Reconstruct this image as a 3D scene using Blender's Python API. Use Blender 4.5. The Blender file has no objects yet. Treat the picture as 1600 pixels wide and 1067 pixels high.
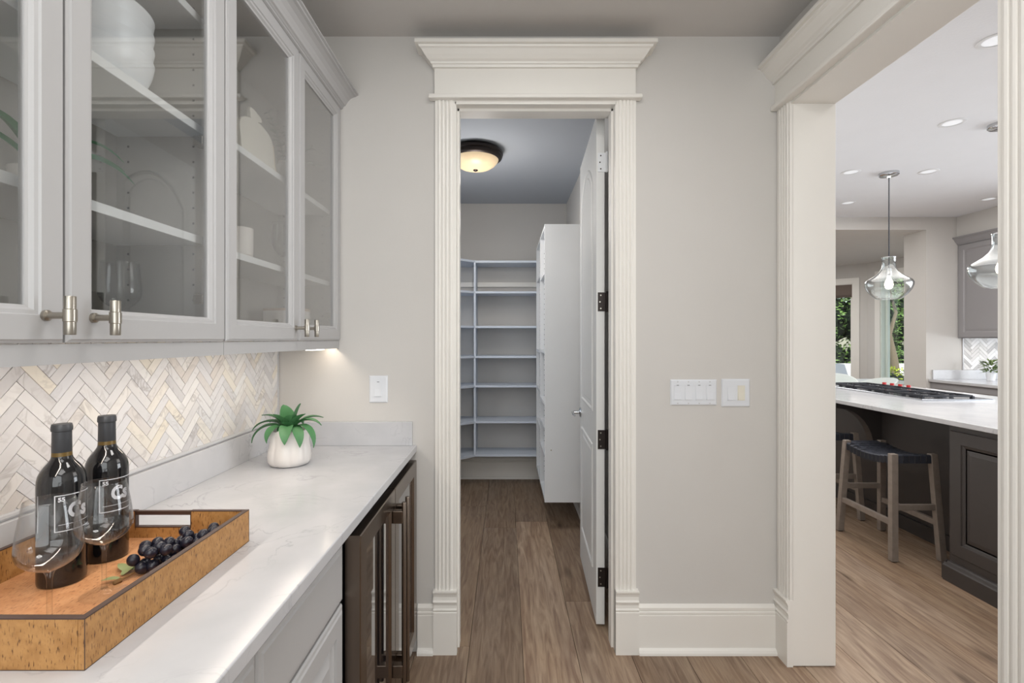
import bpy, bmesh, math, random
from mathutils import Vector, Matrix
random.seed(7)
C = bpy.context.scene.collection
SC = bpy.context.scene
PI = math.pi

# ------------------------------------------------------------------ camera, world, lights, exposure
cam_d = bpy.data.cameras.new('camera'); cam = bpy.data.objects.new('camera', cam_d); C.objects.link(cam)
cam.location = (0, 0, 1.4); cam.rotation_euler = (PI/2, 0, 0)
cam_d.sensor_width = 36; cam_d.lens = 17.55
cam_d.shift_x = 9/1600; cam_d.shift_y = -4.5/1600
cam_d.clip_start = 0.02; cam_d.clip_end = 200
SC.camera = cam
SC.view_settings.view_transform = 'Standard'; SC.view_settings.look = 'None'
SC.view_settings.exposure = 0.0; SC.view_settings.gamma = 1.0; SC.view_settings.use_curve_mapping = False

w = bpy.data.worlds.new('sky'); SC.world = w; w.use_nodes = True
nt = w.node_tree; bg = nt.nodes['Background']
sky = nt.nodes.new('ShaderNodeTexSky'); sky.sky_type = 'NISHITA'
sky.sun_disc = False; sky.sun_elevation = math.radians(50); sky.sun_rotation = math.radians(120)
nt.links.new(sky.outputs[0], bg.inputs[0]); bg.inputs[1].default_value = 0.28

def sun(rot, e, col=(1, .96, .9)):
    d = bpy.data.lights.new('sunlight', 'SUN'); d.energy = e; d.angle = math.radians(.6); d.color = col
    o = bpy.data.objects.new('sunlight', d); o.rotation_euler = rot; C.objects.link(o)
def area(name, loc, rot, sx, sy, e, col=(1, 1, 1), spread=180):
    d = bpy.data.lights.new(name, 'AREA'); d.shape = 'RECTANGLE'; d.size = sx; d.size_y = sy
    d.energy = e; d.color = col; d.spread = math.radians(spread)
    o = bpy.data.objects.new(name, d); o.location = loc; o.rotation_euler = rot; C.objects.link(o); return o
def point(name, loc, r, e, col=(1, 1, 1)):
    d = bpy.data.lights.new(name, 'POINT'); d.energy = e; d.color = col; d.shadow_soft_size = r
    o = bpy.data.objects.new(name, d); o.location = loc; C.objects.link(o); return o
sun((math.radians(38), 0, math.radians(-25)), 6.5)
# butler's pantry: ceiling light, with added soft fills behind the camera
area('pantry_ceiling_light', (.15, 1.15, 2.73), (0, 0, 0), .5, .5, 9, (1, .97, .94))
area('ceiling_fill_behind', (.1, -.4, 2.73), (0, 0, 0), 1.2, 1.2, 18, (1, .98, .96))  # unseen overhead fill added for soft room light
area('rear_fill_light', (.1, -1.3, 1.75), (PI/2, 0, 0), 1.9, 1.7, 31, (.93, .98, 1))  # added area lamp for soft frontal light; the wall here has no window
# walk-in pantry
area('walk_in_light', (-.22, 3.575, 2.55), (0, 0, 0), .25, .25, 5, (1, .93, .85))
point('walk_in_bulb', (-.22, 3.55, 2.25), .10, 9, (1, .95, .9))
area('walk_in_cool_fill', (-1.30, 3.7, 1.5), (0, -PI/2, 0), 1.2, 1.2, 8, (.78, .88, 1))  # cool lamp added on the left to light the shelves, no window there
# kitchen
area('kitchen_ceiling_light', (3.2, 3.4, 2.77), (0, 0, 0), 3.0, 3.6, 95, (1, .97, .93))
area('kitchen_side_fill', (7.4, 2.2, 1.6), (0, PI/2, 0), 2.0, 4.5, 210, (.90, .95, 1))  # added cool fill in front of the solid right wall, out of view
area('nook_fill_light', (4.3, 7.6, 2.66), (0, 0, 0), 1.6, 1.8, 45, (1, .98, .96))  # added to brighten the nook; no fixture belongs to it
# LED strip under the wall cabinets, behind the light rail
area('under_cabinet_strip', (-.780, 1.22, 1.374), (0, 0, 0), .018, 1.45, 2.9, (1, .88, .75))
area('under_cabinet_strip', (-.780, 2.165, 1.374), (0, 0, 0), .014, .10, .16, (1, .86, .70))
area('kitchen_under_cabinet_strip', (5.4, 5.55, 1.38), (0, 0, 0), .3, .05, .3, (1, .9, .78))

# ------------------------------------------------------------------ materials
def srgb(r, g, b):
    f = lambda v: (v/255/12.92) if v/255 <= .04045 else ((v/255+.055)/1.055)**2.4
    return (f(r), f(g), f(b), 1)
def mat(name, col, rough=.5, metal=0, bump=0, bscale=200, var=0, vscale=6, spec=.5, coat=0, emis=None, es=0, rand=0):
    m = bpy.data.materials.new(name); m.use_nodes = True; n = m.node_tree; b = n.nodes['Principled BSDF']
    b.inputs['Base Color'].default_value = col; b.inputs['Roughness'].default_value = rough
    b.inputs['Metallic'].default_value = metal; b.inputs['Specular IOR Level'].default_value = spec
    b.inputs['Coat Weight'].default_value = coat
    tc = n.nodes.new('ShaderNodeTexCoord')
    nz = n.nodes.new('ShaderNodeTexNoise'); nz.inputs['Scale'].default_value = vscale; nz.inputs['Detail'].default_value = 4
    n.links.new(tc.outputs['Object'], nz.inputs['Vector'])
    mx = n.nodes.new('ShaderNodeMix'); mx.data_type = 'RGBA'
    v = max(var, .02)
    mx.inputs[6].default_value = tuple(c*(1-v) for c in col[:3])+(1,); mx.inputs[7].default_value = tuple(min(1, c*(1+v)) for c in col[:3])+(1,)
    n.links.new(nz.outputs[0], mx.inputs[0])
    last = mx.outputs[2]
    if rand:
        oi = n.nodes.new('ShaderNodeObjectInfo'); hs = n.nodes.new('ShaderNodeHueSaturation')
        mr = n.nodes.new('ShaderNodeMapRange'); mr.inputs[3].default_value = 1-rand; mr.inputs[4].default_value = 1+rand
        n.links.new(oi.outputs['Random'], mr.inputs[0]); n.links.new(mr.outputs[0], hs.inputs['Value']); n.links.new(last, hs.inputs['Color']); last = hs.outputs[0]
    n.links.new(last, b.inputs['Base Color'])
    if bump:
        bn = n.nodes.new('ShaderNodeTexNoise'); bn.inputs['Scale'].default_value = bscale; bn.inputs['Detail'].default_value = 3
        n.links.new(tc.outputs['Object'], bn.inputs['Vector'])
        bu = n.nodes.new('ShaderNodeBump'); bu.inputs['Strength'].default_value = bump; bu.inputs['Distance'].default_value = .002
        n.links.new(bn.outputs[0], bu.inputs['Height']); n.links.new(bu.outputs[0], b.inputs['Normal'])
    if emis:
        b.inputs['Emission Color'].default_value = emis; b.inputs['Emission Strength'].default_value = es
    return m
def thin_glass(name, tint=(1, 1, 1, 1), edge=0.0, facing=.5, refl=1.0, ior=1.45, rough=0.0):
    m = bpy.data.materials.new(name); m.use_nodes = True; n = m.node_tree; n.nodes.clear()
    out = n.nodes.new('ShaderNodeOutputMaterial'); t = n.nodes.new('ShaderNodeBsdfTransparent'); g = n.nodes.new('ShaderNodeBsdfGlossy')
    g.inputs['Roughness'].default_value = rough
    mx = n.nodes.new('ShaderNodeMixShader'); lf = n.nodes.new('ShaderNodeLayerWeight'); lf.inputs[0].default_value = .5
    pw = n.nodes.new('ShaderNodeMath'); pw.operation = 'POWER'; pw.inputs[1].default_value = 4.0; n.links.new(lf.outputs['Facing'], pw.inputs[0])
    fr = n.nodes.new('ShaderNodeMath'); fr.operation = 'MULTIPLY_ADD'; fr.inputs[1].default_value = .9; fr.inputs[2].default_value = .045; n.links.new(pw.outputs[0], fr.inputs[0])
    if edge:
        lw = n.nodes.new('ShaderNodeLayerWeight'); lw.inputs[0].default_value = facing
        cm = n.nodes.new('ShaderNodeMix'); cm.data_type = 'RGBA'
        cm.inputs[6].default_value = tint; cm.inputs[7].default_value = tuple(c*(1-edge) for c in tint[:3])+(1,)
        n.links.new(lw.outputs['Facing'], cm.inputs[0]); n.links.new(cm.outputs[2], t.inputs[0])
    else: t.inputs[0].default_value = tint
    mu = n.nodes.new('ShaderNodeMath'); mu.operation = 'MULTIPLY'; mu.inputs[1].default_value = refl
    mu.use_clamp = True; n.links.new(fr.outputs[0], mu.inputs[0]); n.links.new(mu.outputs[0], mx.inputs[0])
    n.links.new(t.outputs[0], mx.inputs[1]); n.links.new(g.outputs[0], mx.inputs[2]); n.links.new(mx.outputs[0], out.inputs[0])
    return m
def wood_floor():
    m = bpy.data.materials.new('oak_plank'); m.use_nodes = True; n = m.node_tree; b = n.nodes['Principled BSDF']; L = n.links.new
    tc = n.nodes.new('ShaderNodeTexCoord'); oi = n.nodes.new('ShaderNodeObjectInfo')
    sc = n.nodes.new('ShaderNodeVectorMath'); sc.operation = 'SCALE'; sc.inputs[0].default_value = (13, 29, 7); L(oi.outputs['Random'], sc.inputs['Scale'])
    ad = n.nodes.new('ShaderNodeVectorMath'); L(tc.outputs['Object'], ad.inputs[0]); L(sc.outputs[0], ad.inputs[1])
    def noise(scale, vec, det=5, dist=0):
        mp = n.nodes.new('ShaderNodeMapping'); mp.inputs['Scale'].default_value = vec; L(ad.outputs[0], mp.inputs[0])
        q = n.nodes.new('ShaderNodeTexNoise'); q.inputs['Scale'].default_value = scale; q.inputs['Detail'].default_value = det; q.inputs['Distortion'].default_value = dist
        L(mp.outputs[0], q.inputs['Vector']); return q
    g = noise(5, (7, .6, 1), 8, 1.4); f = noise(60, (6, .25, 1), 4); broad = noise(2.2, (2, .5, 1), 3)
    r = n.nodes.new('ShaderNodeValToRGB'); r.color_ramp.elements[0].position = .28; r.color_ramp.elements[1].position = .70
    r.color_ramp.elements[0].color = srgb(123, 97, 78); r.color_ramp.elements[1].color = srgb(171, 147, 122); L(g.outputs[0], r.inputs[0])
    m2 = n.nodes.new('ShaderNodeMix'); m2.data_type = 'RGBA'; m2.blend_type = 'MULTIPLY'; m2.inputs[0].default_value = .22
    r2 = n.nodes.new('ShaderNodeValToRGB'); r2.color_ramp.elements[0].position = .35; r2.color_ramp.elements[0].color = (.55, .52, .5, 1); r2.color_ramp.elements[1].position = .6
    L(f.outputs[0], r2.inputs[0]); L(r.outputs[0], m2.inputs[6]); L(r2.outputs[0], m2.inputs[7])
    # knots
    mp = n.nodes.new('ShaderNodeMapping'); mp.inputs['Scale'].default_value = (3.2, 1.15, 1); L(ad.outputs[0], mp.inputs[0])
    vo = n.nodes.new('ShaderNodeTexVoronoi'); vo.inputs['Scale'].default_value = 1.1; L(mp.outputs[0], vo.inputs['Vector'])
    rk = n.nodes.new('ShaderNodeValToRGB'); rk.color_ramp.elements[0].position = .03; rk.color_ramp.elements[0].color = (.38, .33, .3, 1); rk.color_ramp.elements[1].position = .13
    L(vo.outputs['Distance'], rk.inputs[0])
    m3 = n.nodes.new('ShaderNodeMix'); m3.data_type = 'RGBA'; m3.blend_type = 'MULTIPLY'; m3.inputs[0].default_value = .9
    L(m2.outputs[2], m3.inputs[6]); L(rk.outputs[0], m3.inputs[7])
    hs = n.nodes.new('ShaderNodeHueSaturation'); sx = n.nodes.new('ShaderNodeSeparateColor'); L(oi.outputs['Color'], sx.inputs[0]); L(sx.outputs[0], hs.inputs['Value'])
    mr2 = n.nodes.new('ShaderNodeMapRange'); mr2.inputs[3].default_value = .75; mr2.inputs[4].default_value = 1.12; L(broad.outputs[0], mr2.inputs[0]); L(mr2.outputs[0], hs.inputs['Saturation'])
    L(m3.outputs[2], hs.inputs['Color']); L(hs.outputs[0], b.inputs['Base Color'])
    b.inputs['Roughness'].default_value = .5; b.inputs['Specular IOR Level'].default_value = .35
    bu = n.nodes.new('ShaderNodeBump'); bu.inputs['Strength'].default_value = .15; bu.inputs['Distance'].default_value = .001; L(f.outputs[0], bu.inputs['Height']); L(bu.outputs[0], b.inputs['Normal'])
    return m
def marble(name, cols, vein, vs=3, rough=.22, rand=False, veinamt=.6, lo=.47, hi=.53):
    m = bpy.data.materials.new(name); m.use_nodes = True; n = m.node_tree; b = n.nodes['Principled BSDF']; L = n.links.new
    tc = n.nodes.new('ShaderNodeTexCoord'); vec = tc.outputs['Object']
    if rand:
        oi = n.nodes.new('ShaderNodeObjectInfo'); sc = n.nodes.new('ShaderNodeVectorMath'); sc.operation = 'SCALE'; sc.inputs[0].default_value = (31, 57, 17); L(oi.outputs['Random'], sc.inputs['Scale'])
        ad = n.nodes.new('ShaderNodeVectorMath'); L(vec, ad.inputs[0]); L(sc.outputs[0], ad.inputs[1]); vec = ad.outputs[0]
        r = n.nodes.new('ShaderNodeValToRGB'); e = r.color_ramp.elements; e[0].color = cols[0]; e[1].color = cols[-1]; e[1].position = 1
        for i, c in enumerate(cols[1:-1]):
            q = e.new((i+1)/(len(cols)-1)); q.color = c
        L(oi.outputs['Random'], r.inputs[0]); base = r.outputs[0]
    else:
        r = n.nodes.new('ShaderNodeValToRGB'); r.color_ramp.elements[0].color = cols[0]; r.color_ramp.elements[1].color = cols[-1]
        r.color_ramp.elements[0].position = .3; r.color_ramp.elements[1].position = .7
        q = n.nodes.new('ShaderNodeTexNoise'); q.inputs['Scale'].default_value = vs*1.7; q.inputs['Detail'].default_value = 6; L(vec, q.inputs['Vector']); L(q.outputs[0], r.inputs[0]); base = r.outputs[0]
    v = n.nodes.new('ShaderNodeTexNoise'); v.inputs['Scale'].default_value = vs; v.inputs['Detail'].default_value = 9; v.inputs['Distortion'].default_value = 1.6; L(vec, v.inputs['Vector'])
    vr = n.nodes.new('ShaderNodeValToRGB'); e = vr.color_ramp.elements; e[0].position = lo; e[0].color = (0, 0, 0, 1); e[1].position = hi; e[1].color = (0, 0, 0, 1)
    mid = e.new((lo+hi)/2); mid.color = (1, 1, 1, 1); L(v.outputs[0], vr.inputs[0])
    ms = n.nodes.new('ShaderNodeTexNoise'); ms.inputs['Scale'].default_value = vs*.8; L(vec, ms.inputs['Vector'])
    mm = n.nodes.new('ShaderNodeMapRange'); mm.inputs[1].default_value = .45; mm.inputs[2].default_value = .7; mm.inputs[4].default_value = veinamt; L(ms.outputs[0], mm.inputs[0])
    mu = n.nodes.new('ShaderNodeMath'); mu.operation = 'MULTIPLY'; L(vr.outputs[0], mu.inputs[0]); L(mm.outputs[0], mu.inputs[1])
    mx = n.nodes.new('ShaderNodeMix'); mx.data_type = 'RGBA'; L(mu.outputs[0], mx.inputs[0]); L(base, mx.inputs[6]); mx.inputs[7].default_value = vein
    L(mx.outputs[2], b.inputs['Base Color']); b.inputs['Roughness'].default_value = rough
    return m
def flecked(name, base, base2, fleck, scl, rough=.45):
    m = bpy.data.materials.new(name); m.use_nodes = True; n = m.node_tree; b = n.nodes['Principled BSDF']; L = n.links.new
    tc = n.nodes.new('ShaderNodeTexCoord')
    mp = n.nodes.new('ShaderNodeMapping'); mp.inputs['Scale'].default_value = scl; L(tc.outputs['Object'], mp.inputs[0])
    q = n.nodes.new('ShaderNodeTexNoise'); q.inputs['Scale'].default_value = 1; q.inputs['Detail'].default_value = 3; L(mp.outputs[0], q.inputs['Vector'])
    a = n.nodes.new('ShaderNodeTexNoise'); a.inputs['Scale'].default_value = 55; a.inputs['Detail'].default_value = 5; L(tc.outputs['Object'], a.inputs['Vector'])
    r0 = n.nodes.new('ShaderNodeMix'); r0.data_type = 'RGBA'; r0.inputs[6].default_value = base; r0.inputs[7].default_value = base2
    rr = n.nodes.new('ShaderNodeMapRange'); rr.inputs[1].default_value = .35; rr.inputs[2].default_value = .65; L(a.outputs[0], rr.inputs[0]); L(rr.outputs[0], r0.inputs[0])
    r = n.nodes.new('ShaderNodeMapRange'); r.inputs[1].default_value = .57; r.inputs[2].default_value = .68; L(q.outputs[0], r.inputs[0])
    mx = n.nodes.new('ShaderNodeMix'); mx.data_type = 'RGBA'; L(r.outputs[0], mx.inputs[0]); L(r0.outputs[2], mx.inputs[6]); mx.inputs[7].default_value = fleck
    L(mx.outputs[2], b.inputs['Base Color']); b.inputs['Roughness'].default_value = rough
    return m

M = {}
M['wall'] = mat('greige_wall_paint', srgb(208, 205, 201), .85, bump=.12, bscale=160)
M['ceiling'] = mat('ceiling_paint', srgb(208, 205, 202), .9, bump=.2, bscale=120)
M['trim'] = mat('cream_trim_paint', srgb(236, 233, 227), .38, bump=.03, bscale=40)
M['cab'] = mat('grey_cabinet_paint', srgb(178, 177, 177), .40, bump=.02, bscale=60)
M['cab_in'] = mat('cabinet_interior', srgb(168, 165, 160), .55)
M['white'] = mat('white_melamine', srgb(232, 234, 236), .45, bump=.04, bscale=300)
M['bluewhite'] = mat('cool_white_melamine', srgb(214, 222, 234), .4)
M['door'] = mat('white_door_paint', srgb(226, 226, 224), .4, bump=.03, bscale=90)
M['floor'] = wood_floor()
M['under'] = mat('dark_subfloor', srgb(52, 40, 33), .9)
M['quartz'] = marble('white_quartz', [srgb(190, 191, 194), srgb(201, 201, 204)], srgb(142, 142, 150), 4.5, .17, veinamt=.55, lo=.485, hi=.515)
M['tile'] = marble('marble_tile', [srgb(222, 221, 222), srgb(212, 211, 213), srgb(230, 228, 226), srgb(220, 219, 220), srgb(203, 201, 202), srgb(226, 224, 223), srgb(228, 221, 208), srgb(216, 216, 219), srgb(213, 206, 200), srgb(228, 227, 226)], srgb(150, 144, 142), 13, .28, True, .6, .44, .56)
M['grout'] = mat('grout', srgb(196, 191, 188), .9)
M['nickel'] = mat('brushed_nickel', srgb(168, 162, 152), .28, 1)
M['chrome'] = mat('chrome', srgb(205, 207, 210), .12, 1)
M['steel'] = mat('bronze_stainless', srgb(122, 110, 100), .25, 1, bump=.02, bscale=500)
M['blackmetal'] = mat('dark_bronze', srgb(52, 46, 44), .4, .8)
M['black'] = mat('black_plastic', srgb(20, 20, 22), .5)
M['brass'] = mat('cartridge_gold', srgb(96, 76, 34), .35, .3)
M['pane'] = thin_glass('cabinet_glass', (.96, .965, .96, 1), refl=2.3)
M['winpane'] = thin_glass('window_glass', (.97, 1, .99, 1), refl=.6)
M['glassware'] = thin_glass('clear_glassware', (.995, .997, .997, 1), .16, .35, .9)
M['glassfoot'] = thin_glass('clear_glass_foot', (.99, .995, .995, 1), refl=.35)
M['shade'] = thin_glass('pendant_glass', (.975, .99, .99, 1), .22, .4, 1.5)
M['darkglass'] = mat('dark_cooler_glass', (.012, .012, .014, 1), .03, 0, spec=1.0, coat=1)
M['bottle'] = mat('dark_bottle_glass', (.006, .006, .007, 1), .06, spec=.7)
M['foil'] = mat('grey_capsule_foil', srgb(58, 60, 64), .42, .3)
M['label'] = mat('pale_label_print', srgb(205, 208, 214), .5)
M['tray_out'] = flecked('bark_veneer_outside', srgb(160, 114, 62), srgb(180, 134, 80), srgb(96, 60, 30), (430, 430, 85))
M['tray_in'] = flecked('bark_veneer_floor', srgb(192, 136, 92), srgb(205, 152, 108), srgb(142, 86, 48), (420, 90, 420))
M['tray_edge'] = mat('dark_brown_edge', srgb(70, 50, 42), .45)
M['grape'] = mat('grape_skin', srgb(26, 26, 40), .3, var=.4, vscale=60)
M['stalk'] = mat('grape_stalk', srgb(120, 88, 50), .8)
M['leafpale'] = mat('pale_leaf', srgb(140, 148, 100), .6)
M['ceramic'] = mat('white_ceramic', srgb(224, 219, 215), .35, bump=.03, bscale=80)
M['bowl'] = mat('white_bowl_glaze', srgb(240, 243, 247), .25)
M['leaf'] = mat('succulent_leaf', srgb(72, 122, 78), .5, var=.25, vscale=25)
M['leafdark'] = mat('long_leaf', srgb(44, 120, 74), .35, var=.3, vscale=20)
M['euca'] = mat('eucalyptus_leaf', srgb(140, 150, 138), .6, var=.2, vscale=40)
M['soil'] = mat('dark_soil', srgb(50, 42, 36), .95)
M['board'] = mat('pale_stone_board', srgb(214, 210, 200), .5)
M['boardedge'] = mat('tan_board_edge', srgb(222, 204, 174), .6)
M['tan'] = mat('tan_wood_lid', srgb(190, 158, 126), .6)
M['switch'] = mat('white_switch_plastic', srgb(224, 227, 232), .35)
M['almond'] = mat('almond_switch_plastic', srgb(226, 222, 208), .35)
M['screw'] = mat('painted_screw', srgb(200, 200, 202), .4)
M['lamp'] = mat('alabaster_glass', srgb(205, 180, 140), .4, var=.2, vscale=14, emis=(1, .80, .55, 1), es=.42)
M['bulb'] = mat('glowing_bulb', (1, .9, .75, 1), .4, emis=(1, .86, .66, 1), es=9)
M['led'] = mat('glowing_led', (1, .95, .9, 1), .4, emis=(1, .93, .85, 1), es=4)
M['can'] = mat('downlight_lens', srgb(225, 228, 232), .25, emis=(.95, .97, 1, 1), es=.4, bump=.6, bscale=60)
M['island'] = mat('charcoal_cabinet_paint', srgb(66, 62, 61), .4)
M['darkwood'] = mat('weathered_grey_wood', srgb(138, 127, 118), .6, var=.25, vscale=30, bump=.1, bscale=90)
M['leather'] = mat('black_leather_strap', srgb(58, 61, 70), .42, bump=.2, bscale=300, rand=.15)
M['castiron'] = mat('cast_iron', srgb(40, 42, 48), .5, .3)
M['stainless'] = mat('stainless', srgb(190, 194, 200), .22, 1)
M['red'] = mat('red_knob', srgb(165, 28, 28), .35)
M['kcab'] = mat('mid_grey_cabinet_paint', srgb(150, 148, 150), .42)
M['chair'] = mat('white_chair_shell', srgb(228, 236, 234), .4)
M['table'] = mat('white_table_top', srgb(226, 234, 236), .3)
M['shadecloth'] = mat('brown_woven_shade', srgb(118, 106, 98), .9, bump=.3, bscale=80)
M['hedge'] = mat('hedge_leaf', srgb(112, 142, 74), .5, var=.5, vscale=3)
M['hedgecore'] = mat('hedge_core', srgb(22, 34, 20), .95)
M['shrub'] = mat('yellow_green_leaf', srgb(176, 188, 60), .55, var=.3, vscale=8)
M['trunk'] = mat('tree_bark', srgb(120, 106, 88), .9, bump=.5, bscale=30)
M['patio'] = mat('pale_patio', srgb(214, 210, 206), .85)
M['stonewall'] = mat('white_garden_wall', srgb(232, 228, 226), .85, bump=.3, bscale=20)
M['greentrim'] = mat('window_jamb_paint', srgb(222, 232, 224), .4)

# ------------------------------------------------------------------ helpers
class MB:
    def __init__(s): s.v = []; s.f = []; s.sm = []
    def add(s, vs, fs, smooth=False):
        o = len(s.v); s.v += [tuple(p) for p in vs]
        for q in fs: s.f.append([o+i for i in q]); s.sm.append(smooth)
        return s
    def box(s, x0, x1, y0, y1, z0, z1):
        return s.add([(x0, y0, z0), (x1, y0, z0), (x1, y1, z0), (x0, y1, z0), (x0, y0, z1), (x1, y0, z1), (x1, y1, z1), (x0, y1, z1)],
                     [(0, 3, 2, 1), (4, 5, 6, 7), (0, 1, 5, 4), (1, 2, 6, 5), (2, 3, 7, 6), (3, 0, 4, 7)])
    def prism(s, pts, fn, a, b, smooth=False):   # pts 2-D loop, fn(u,v,t) -> xyz
        n = len(pts); vs = [fn(u, v, a) for u, v in pts]+[fn(u, v, b) for u, v in pts]
        s.add(vs, [(i, (i+1) % n, (i+1) % n+n, i+n) for i in range(n)], smooth)
        return s.add(vs, [tuple(range(n))[::-1], tuple(range(n, 2*n))])
    def loft(s, loops, closed=True, cap0=True, cap1=True, smooth=True, wrap=False):
        n = len(loops[0]); vs = [p for l in loops for p in l]; fs = []
        m = len(loops)
        for k in range(m if wrap else m-1):
            k2 = (k+1) % m
            for i in range(n if closed else n-1):
                j = (i+1) % n; fs.append((k*n+i, k*n+j, k2*n+j, k2*n+i))
        s.add(vs, fs, smooth)
        if cap0 and not wrap: s.add(loops[0], [tuple(range(n))[::-1]])
        if cap1 and not wrap: s.add(loops[-1], [tuple(range(n))])
        return s
    def lathe(s, prof, c=(0, 0, 0), seg=28, lobes=None, cap=False, axis='z'):
        cx, cy, cz = c; loops = []
        for r, z in prof:
            l = []
            for i in range(seg):
                a = 2*PI*i/seg; rr = r if not lobes else r*(1+lobes(a, z))
                x, y = rr*math.cos(a), rr*math.sin(a)
                l.append((cx+x, cy+y, cz+z) if axis == 'z' else ((cx+z, cy+x, cz+y) if axis == 'x' else (cx+x, cy+z, cz+y)))
            loops.append(l)
        return s.loft(loops, cap0=cap, cap1=cap)
    def tube(s, pts, r, seg=8, cap=True):
        pts = [Vector(p) for p in pts]; loops = []
        rs = r if isinstance(r, (list, tuple)) else [r]*len(pts)
        up = Vector((0, 0, 1)); d0 = (pts[1]-pts[0]).normalized()
        if abs(d0.dot(up)) > .95: up = Vector((1, 0, 0))
        for i, p in enumerate(pts):
            d = (pts[min(i+1, len(pts)-1)]-pts[max(i-1, 0)]).normalized()
            a = d.cross(up)
            a = a.normalized() if a.length > 1e-6 else Vector((1, 0, 0)); b = a.cross(d).normalized()
            up = -d.cross(a) if False else up
            loops.append([tuple(p+a*math.cos(2*PI*k/seg)*rs[i]+b*math.sin(2*PI*k/seg)*rs[i]) for k in range(seg)])
        return s.loft(loops, cap0=cap, cap1=cap)
    def beam(s, p, q, wx, wy):          # square beam from p to q, section axis-aligned in x/y (or y/z)
        p, q = Vector(p), Vector(q); d = q-p
        if abs(d.z) > max(abs(d.x), abs(d.y)): a, b = Vector((wx/2, 0, 0)), Vector((0, wy/2, 0))
        elif abs(d.x) > abs(d.y): a, b = Vector((0, wx/2, 0)), Vector((0, 0, wy/2))
        else: a, b = Vector((wx/2, 0, 0)), Vector((0, 0, wy/2))
        l = lambda c: [tuple(c-a-b), tuple(c+a-b), tuple(c+a+b), tuple(c-a+b)]
        return s.loft([l(p), l(q)], smooth=False)
    def mesh(s, name, material, off=(0, 0, 0), bevel=0):
        me = bpy.data.meshes.new(name); ox, oy, oz = off
        me.from_pydata([(x-ox, y-oy, z-oz) for x, y, z in s.v], [], s.f)
        me.polygons.foreach_set('use_smooth', s.sm)
        bm = bmesh.new(); bm.from_mesh(me)
        bmesh.ops.remove_doubles(bm, verts=bm.verts, dist=1e-6)
        bmesh.ops.recalc_face_normals(bm, faces=bm.faces)
        if bevel:
            bmesh.ops.bevel(bm, geom=[e for e in bm.edges if len(e.link_faces) == 2 and e.calc_face_angle(0) > .7], offset=bevel, segments=2, affect='EDGES', profile=.5, clamp_overlap=True)
        bm.to_mesh(me); bm.free()
        if not bevel and s.sm and sum(s.sm) > .8*len(s.sm): me.set_sharp_from_angle(angle=.75)
        me.materials.append(material if not isinstance(material, str) else M[material]); me.update()
        return me
    def build(s, name, material, parent=None, bevel=0, label=None, cat=None, group=None, kind=None, base=None):
        # part: coordinates relative to the root; top-level: origin at the base centre
        if parent is not None:
            r = parent
            while r.parent: r = r.parent
            off = tuple(r.location)
            me = s.mesh(name, material, off, bevel)
            o = bpy.data.objects.new(name, me); C.objects.link(o); o.parent = parent
        else:
            if base is None:
                xs, ys, zs = zip(*s.v); base = ((min(xs)+max(xs))/2, (min(ys)+max(ys))/2, min(zs))
            me = s.mesh(name, material, base, bevel)
            o = bpy.data.objects.new(name, me); C.objects.link(o); o.location = base
        tag(o, label, cat, group, kind); return o
def tag(o, label=None, cat=None, group=None, kind=None):
    if label: o['label'] = label
    if cat: o['category'] = cat
    if group: o['group'] = group
    if kind: o['kind'] = kind
    return o
def thing(name, loc, label, cat, group=None):
    o = bpy.data.objects.new(name, None); C.objects.link(o); o.location = loc; o.empty_display_size = .05
    return tag(o, label, cat, group)
def copy_tree(o, parent=None, **kw):
    c = o.copy(); C.objects.link(c); c.parent = parent
    for ch in o.children: copy_tree(ch, c)
    for k, v in kw.items(): c[k] = v
    return c
def B(x0, x1, y0, y1, z0, z1): return MB().box(x0, x1, y0, y1, z0, z1)
def rings(mb, fn, u0, u1, v0, v1, rg, closed=False, cap_in=True):
    """rectangular rings: rg = [(inset, depth)]; fn(u,v,d)->xyz. closed=True joins last to first (open frame)"""
    loops = [[fn(u0+i, v0+i, d), fn(u1-i, v0+i, d), fn(u1-i, v1-i, d), fn(u0+i, v1-i, d)] for i, d in rg]
    mb.loft(loops, smooth=False, cap0=not closed, cap1=cap_in and not closed, wrap=closed); return mb
FX = lambda x0, s=1: (lambda u, v, d: (x0+s*d, u, v))      # face looking along +-x, u = y, v = z
FY = lambda y0, s=-1: (lambda u, v, d: (u, y0+s*d, v))     # face looking along -y, u = x, v = z
def profile_run(prof, path, closed=False):
    """prof [(out,z)], path = function(out)->list of xy points ; mitred run of moulding"""
    mb = MB(); loops = [[(x, y, z) for x, y in path(o)] for o, z in prof]
    mb.loft(loops, closed=False, smooth=False, wrap=True)
    mb.add([l[0] for l in loops], [tuple(range(len(loops)))]); mb.add([l[-1] for l in loops], [tuple(range(len(loops)))[::-1]])
    return mb
CROWN = [(0, 0), (.012, 0), (.014, .010), (.020, .013), (.022, .019), (.032, .026), (.044, .040), (.056, .057), (.064, .062), (.066, .068), (.080, .070), (.080, .085), (0, .085)]

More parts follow.
